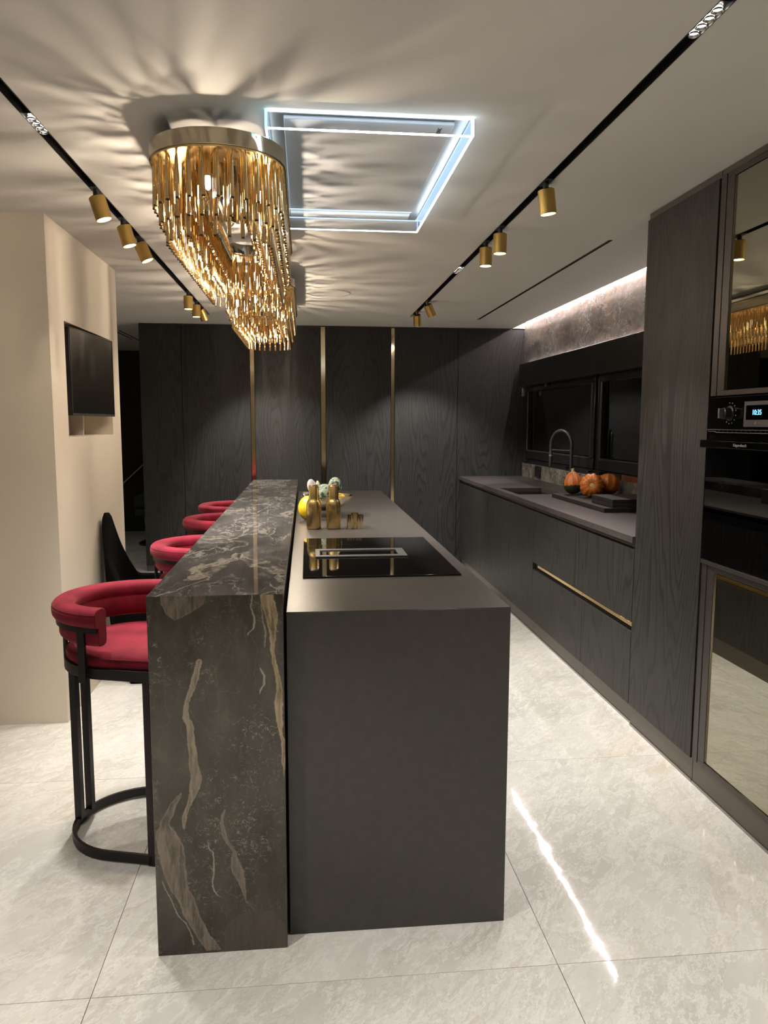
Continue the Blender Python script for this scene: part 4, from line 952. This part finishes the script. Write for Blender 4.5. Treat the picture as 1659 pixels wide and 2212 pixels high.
# oven
ov = thing('oven', 'black built in oven with a control panel, bar handle and dark glass door', 'oven', (1.76, (OY0+OY1)/2, 0.872))
bobj('cavity', 'black_gap', ov, (FX+0.06, FX+0.335, OY0+0.02, OY1-0.02, 0.873, 1.483))
cpan = bobj('control_panel', 'black_gloss', ov, (FX-0.002, FX+0.03, OY0+0.004, OY1-0.004, 1.368, 1.482), bev=0.0015)
bobj('trim_strip', 'grey_steel', ov, (FX-0.004, FX, OY0+0.004, OY1-0.004, 1.3655, 1.368))
bm = BM(); tube(bm, [(FX+0.001, OY1-0.004, 1.3605), (FX+0.001, OY1-0.045, 1.3605), (FX+0.001, OY1-0.062, 1.357), (FX+0.001, OY0+0.01, 1.357)], 0.0011, 6); obj('vent_trim', bm, 'grey_steel', ov)
for k in range(18):
    y = OY1-0.075-k*0.028
    if y > OY0+0.02: bobj('vent_fin', 'gunmetal', ov, (FX+0.001, FX+0.004, y, y+0.0015, 1.3585, 1.3655))
bobj('vent_bar', 'black_gloss', ov, (FX+0.006, FX+0.03, OY0+0.004, OY1-0.004, 1.331, 1.365))
ky, kz = 2.515, 1.424
bm = BM(); lathe(bm, [(0, 0), (0.026, 0), (0.026, 0.004), (0.021, 0.006), (0.0195, 0.026), (0.017, 0.028), (0, 0.028)], 32, (FX-0.002, ky, kz), Matrix.Rotation(-PI/2, 4, 'Y'))
kn = obj('knob', bm, 'black_satin', cpan, smooth=True)
bobj('knob_grip', 'grey_steel', cpan, (FX-0.046, FX-0.028, ky-0.004, ky+0.004, kz-0.017, kz+0.017), bev=0.002)
bm = BM()
for k in range(11):
    if k in (3, 4): pass
    a = math.radians(100-k*28); yy, zz = ky-0.036*math.cos(a), kz+0.036*math.sin(a)
    box(bm, FX-0.0026, FX-0.0021, yy-0.0018, yy+0.0018, zz-0.002, zz+0.002)
obj('dial_marks', bm, 'print', cpan)
dy0, dy1 = 2.20, 2.428
dsp = bobj('display_frame', 'display_grey', cpan, (FX-0.0045, FX-0.002, dy0, dy1, 1.378, 1.462), bev=0.0008)
bobj('display', 'black_gloss', dsp, (FX-0.0055, FX-0.0045, dy0+0.014, dy1-0.014, 1.401, 1.449))
text('clock_digits', '10:35', 0.024, 'digits', (FX-0.0060, 2.352, 1.4245), (0, -1, 0), (0, 0, 1), dsp)
text('symbol', '–   ☼   +', 0.012, 'print', (FX-0.0050, 2.358, 1.3895), (0, -1, 0), (0, 0, 1), dsp)
bm = BM(); slab(bm, OY0+0.004, OY1-0.004, 0.888, 1.302, FX-0.001, FX+0.03, [(OY0+0.05, OY1-0.05, 0.93, 1.265)], axis='x'); dr = obj('door', bm, 'black_gloss', ov, bev=0.001)
bobj('door_glass', 'oven_glass', dr, (FX-0.0022, FX-0.0012, OY0+0.006, OY1-0.006, 0.890, 1.300))
hd = bobj('handle', 'black_gloss', ov, (FX-0.046, FX-0.030, OY0+0.03, OY1-0.035, 1.304, 1.329), bev=0.002)
bobj('handle_trim', 'champagne', hd, (FX-0.0465, FX-0.030, OY0+0.03, OY1-0.035, 1.3291, 1.3305), (FX-0.0465, FX-0.044, OY0+0.03, OY1-0.035, 1.3025, 1.3038))
for y in (OY1-0.07, OY0+0.06): bobj('handle_mount', 'black_satin', hd, (FX-0.031, FX+0.001, y-0.01, y+0.01, 1.308, 1.325))
text('lettering', 'Küppersbusch', 0.0135, 'print', (FX-0.0468, 2.372, 1.3165), (0, -1, 0), (0, 0, 1), hd)
bobj('bottom_trim', 'profile', ov, (FX-0.003, FX+0.03, OY0+0.004, OY1-0.004, 0.871, 0.886), bev=0.001)
for z in (1.0, 1.10, 1.19):
    bm = BM(); tube(bm, [(FX+0.05, OY1-0.07, z), (FX+0.30, OY1-0.07, z)], 0.002, 6); tube(bm, [(FX+0.05, OY1-0.07, z-0.012), (FX+0.30, OY1-0.07, z-0.012)], 0.002, 6)
    for k in range(8): tube(bm, [(FX+0.06+k*0.03, OY1-0.07, z-0.012), (FX+0.06+k*0.03, OY0+0.07, z-0.012)], 0.0015, 5)
    obj('rack', bm, 'chrome', ov, smooth=True)

# ================================================================== LEFT SIDE
# television on its arm in the niche
tv = thing('television', 'small flat black television angled out of the wall niche', 'television', (PX-0.01, 4.14, 1.42))
L_ = 0.665; ang = math.atan2(0.035, 0.655)
mt = Matrix.Translation((PX-0.008, 3.822, 0)) @ Matrix.Rotation(-ang, 4, 'Z')
def tvbox(name, mat, par, *bs, bev=0.0):
    bm = BM()
    for q in bs: box(bm, *q)
    for v in bm.verts: v.co = mt @ v.co
    return obj(name, bm, mat, par, bev=bev)
tvbox('cabinet', 'black_satin', tv, (-0.035, -0.0015, 0, L_, 1.420, 1.842), bev=0.002)
tvbox('screen', 'tv_screen', tv, (-0.0012, 0.0002, 0.006, L_-0.006, 1.434, 1.836))
tvbox('bezel', 'black_matt', tv, (-0.001, 0.003, 0, L_, 1.420, 1.432), (-0.001, 0.003, 0, L_, 1.837, 1.842), (-0.001, 0.003, 0, 0.005, 1.432, 1.837), (-0.001, 0.003, L_-0.005, L_, 1.432, 1.837))
tvbox('bracket', 'grey_steel', tv, (-0.15, -0.035, 0.02, 0.045, 1.76, 1.785), (-0.15, -0.035, 0.30, 0.34, 1.58, 1.66), bev=0.002)
# switch on the back wall
t = thing('light_switch', 'square black light switch on the left oak panel', 'switch', (-1.305, YB-0.004, 0.846))
bobj('plate', 'black_matt', t, (-1.345, -1.265, YB-0.009, YB-0.0005, 0.846, 0.924), bev=0.002); bobj('rocker', 'black_satin', t, (-1.338, -1.272, YB-0.012, YB-0.009, 0.853, 0.917), bev=0.001)
# black high backed chair against the pillar wall
ch = thing('lounge_chair', 'black velvet chair with a tall tapering back against the ivory wall', 'chair', (-0.86, 4.20, 0))
cxx, cyy = -0.83, 4.20
def shell_h(a):      # height round the shell, a=0 at the back, +-1 at the front
    a = abs(a); return 0.905-0.375*min(1.0, a/0.62)**1.15 if a < 0.62 else 0.53-0.02*(a-0.62)
bm = BM(); nn = 40; hw, dp = 0.225, 0.265
rows = []
for k in range(nn+1):
    a = -1+2*k/nn
    th = a*PI*0.62
    bx, by = -math.cos(th), math.sin(th)
    ex_ = 3.2
    rx = dp*math.copysign(abs(bx)**(2/ex_), bx); ry = hw*math.copysign(abs(by)**(2/ex_), by)
    if a*a > 0.55: pass
    col = []
    ztop = shell_h(a)
    for j in range(9):
        f = j/8; z = 0.20+(ztop-0.20)*f
        s_ = 0.86+0.14*f; nar = 1-0.35*max(0, (z-0.5)/0.4)
        col.append(Vector((cxx+rx*s_, cyy+ry*s_*nar, z)))
    rows.append(col)
V = [[bm.verts.new(p) for p in c_] for c_ in rows]
for a, b_ in zip(V, V[1:]):
    for j in range(8): bm.faces.new((a[j], a[j+1], b_[j+1], b_[j]))
sh = obj('back_shell', bm, 'black_velvet', ch, smooth=True, angle=70)
md = sh.modifiers.new('thick', 'SOLIDIFY'); md.thickness = 0.035; md.offset = -1
md = sh.modifiers.new('soft', 'BEVEL'); md.width = 0.01; md.segments = 3; md.limit_method = 'ANGLE'
bm = BM(); prism(bm, rrect(0.42, 0.40, 0.08, 5, cxx+0.03, cyy), 0.30, 0.46); obj('seat', bm, 'black_velvet', ch, smooth=True, bev=0.02, seg=3)
bm = BM()
base = rrect(0.40, 0.40, 0.05, 4, cxx+0.01, cyy); low = rrect(0.36, 0.36, 0.02, 4, cxx+0.06, cyy)
n_ = len(base); lo_ = []
for i, (p, q) in enumerate(zip(base, low)):
    a = math.atan2(q[1]-cyy, q[0]-cxx-0.06); lo_.append(bm.verts.new((q[0], q[1], 0.0+0.085*abs(math.cos(2*a))**1.2)))
mi = [bm.verts.new((cxx+0.02+(p[0]-cxx-0.01)*0.92, cyy+(p[1]-cyy)*0.92, 0.16)) for p in base]; hi_ = [bm.verts.new((p[0], p[1], 0.30)) for p in base]
for i in range(n_):
    j = (i+1) % n_
    bm.faces.new((lo_[i], lo_[j], mi[j], mi[i])); bm.faces.new((mi[i], mi[j], hi_[j], hi_[i]))
bm.faces.new(hi_); bm.faces.new(lo_[::-1])
obj('pedestal', bm, 'black_velvet', ch, smooth=True, angle=50)
# hallway: velvet stool with gold stem, handrail
gs = thing('velvet_armchair', 'dark green velvet seat on a gold pedestal in the hallway', 'chair', (-1.72, 8.85, 0))
gx, gy = -1.70, 8.85
bm = BM(); prism(bm, rrect(0.44, 0.42, 0.06, 4, gx, gy), 0.335, 0.42); obj('seat', bm, 'green_velvet', gs, smooth=True, bev=0.02)
bm = BM(); poly = [(gx-0.22, 0.44), (gx+0.22, 0.44), (gx+0.22, 0.62), (gx-0.02, 0.64), (gx-0.22, 0.56)]; prism(bm, poly, gy-0.2, gy+0.2, 'y'); obj('backrest', bm, 'green_velvet', gs, smooth=True, bev=0.02)
for dx in (-0.13, -0.02, 0.09):
    bm = BM(); tube(bm, [(gx+dx*0.6-0.03, gy, 0.04), (gx+dx*0.8-0.03, gy, 0.335)], [0.030, 0.022], 14); obj('column', bm, 'brass_mirror', gs, smooth=True)
bm = BM(); lathe(bm, [(0, 0), (0.20, 0), (0.20, 0.02), (0.14, 0.045), (0, 0.045)], 32, (gx-0.02, gy, 0)); obj('base', bm, 'black_metal', gs, smooth=True)
t = thing('stair_handrail', 'pale sloping handrail on the dark hallway wall', 'handrail', (-2.0, 9.8, 0.6))
bm = BM(); tube(bm, [(-2.9, 9.84, -0.0+0.08), (-1.7, 9.84, 1.18)], 0.016, 10); obj('rail', bm, 'grey_steel', t, smooth=True)
for f in (0.15, 0.5, 0.85):
    x = -2.9+1.2*f; z = 0.08+1.1*f; bm = BM(); tube(bm, [(x, 9.84, z), (x, 9.90, z-0.03)], 0.006, 8); obj('bracket', bm, 'grey_steel', t, smooth=True)

for x, y, lab in ((-2.3, 7.2, 'unseen downlight added to brighten the hallway, behind the pillar'), (-3.4, 1.8, 'round recessed downlight left of the pillar, out of frame')):  # the hallway one is an added, unseen lamp that brightens the hall
    t = thing('downlight', lab, 'light', (x, y, ZC))
    bm = BM(); lathe(bm, [(0.030, -0.003), (0.045, -0.002), (0.046, 0.0), (0.030, 0.0)], 28, (x, y, ZC)); rg = obj('ring', bm, 'black_satin', t, smooth=True)
    bm = BM(); lathe(bm, [(0, -0.0015), (0.030, -0.0015), (0.030, -0.0005), (0, -0.0005)], 24, (x, y, ZC)); obj('lens', bm, 'lens', rg)
    light('SPOT', (x, y, ZC-0.005), 28 if y > 5 else 60, NEUT, t, (0.1 if y > 5 else 0, 0.2 if y > 5 else 0, -1), spot_size=math.radians(100), spot_blend=0.8, shadow_soft_size=0.03)
# garden shrub outside the window, seen faintly through the glass
sh = thing('garden_tree', 'thin leafy shrub outside the window behind the tap', 'tree', (3.1, 8.2, 0.2))
tc = Vector((3.0, 8.2, 0.2))
bm = BM(); tube(bm, [tc, tc+Vector((0.02, 0.03, 0.5)), tc+Vector((0.0, 0.0, 1.1)), tc+Vector((0.05, 0.1, 1.8))], [0.02, 0.017, 0.013, 0.005], 8); obj('trunk', bm, 'bark', sh, smooth=True)
bm = BM()
for k in range(420):
    p = tc+Vector((random.gauss(0, 0.22), random.gauss(0, 0.30), random.uniform(0.7, 1.75)))
    a = Vector((random.uniform(-1, 1), random.uniform(-1, 1), random.uniform(-0.5, 0.5))).normalized(); u, v = frame_of(a)
    s_ = random.uniform(0.015, 0.032)
    bm.faces.new([bm.verts.new(p+u*s_), bm.verts.new(p+v*s_*0.5), bm.verts.new(p-u*s_), bm.verts.new(p-v*s_*0.5)])
o = obj('foliage', bm, 'leaf', sh); o['kind'] = 'stuff'
gl = thing('shrub_fill_lamp', 'unseen lamp added outside to light the shrub', 'lamp', (2.7, 7.8, 0.0))  # invented lamp, hidden by the wall, added so the leaves show
bm = BM(); lathe(bm, [(0, 0), (0.02, 0), (0.02, 0.15), (0.04, 0.2), (0.04, 0.26), (0, 0.26)], 16, (2.7, 7.8, 0)); obj('body', bm, 'black_metal', gl, smooth=True)
light('SPOT', (2.7, 7.8, 0.3), 30, NEUT, gl, (0.25, 0.35, 1), spot_size=1.2, spot_blend=0.6, shadow_soft_size=0.02)
# cove light helper lamps are the led strips themselves
light('AREA', (2.0645, 5.2, ZC+0.060), 17, COOL, ceil, (-0.1, 0, -1), shape='RECTANGLE', size=3.9, size_y=0.007)
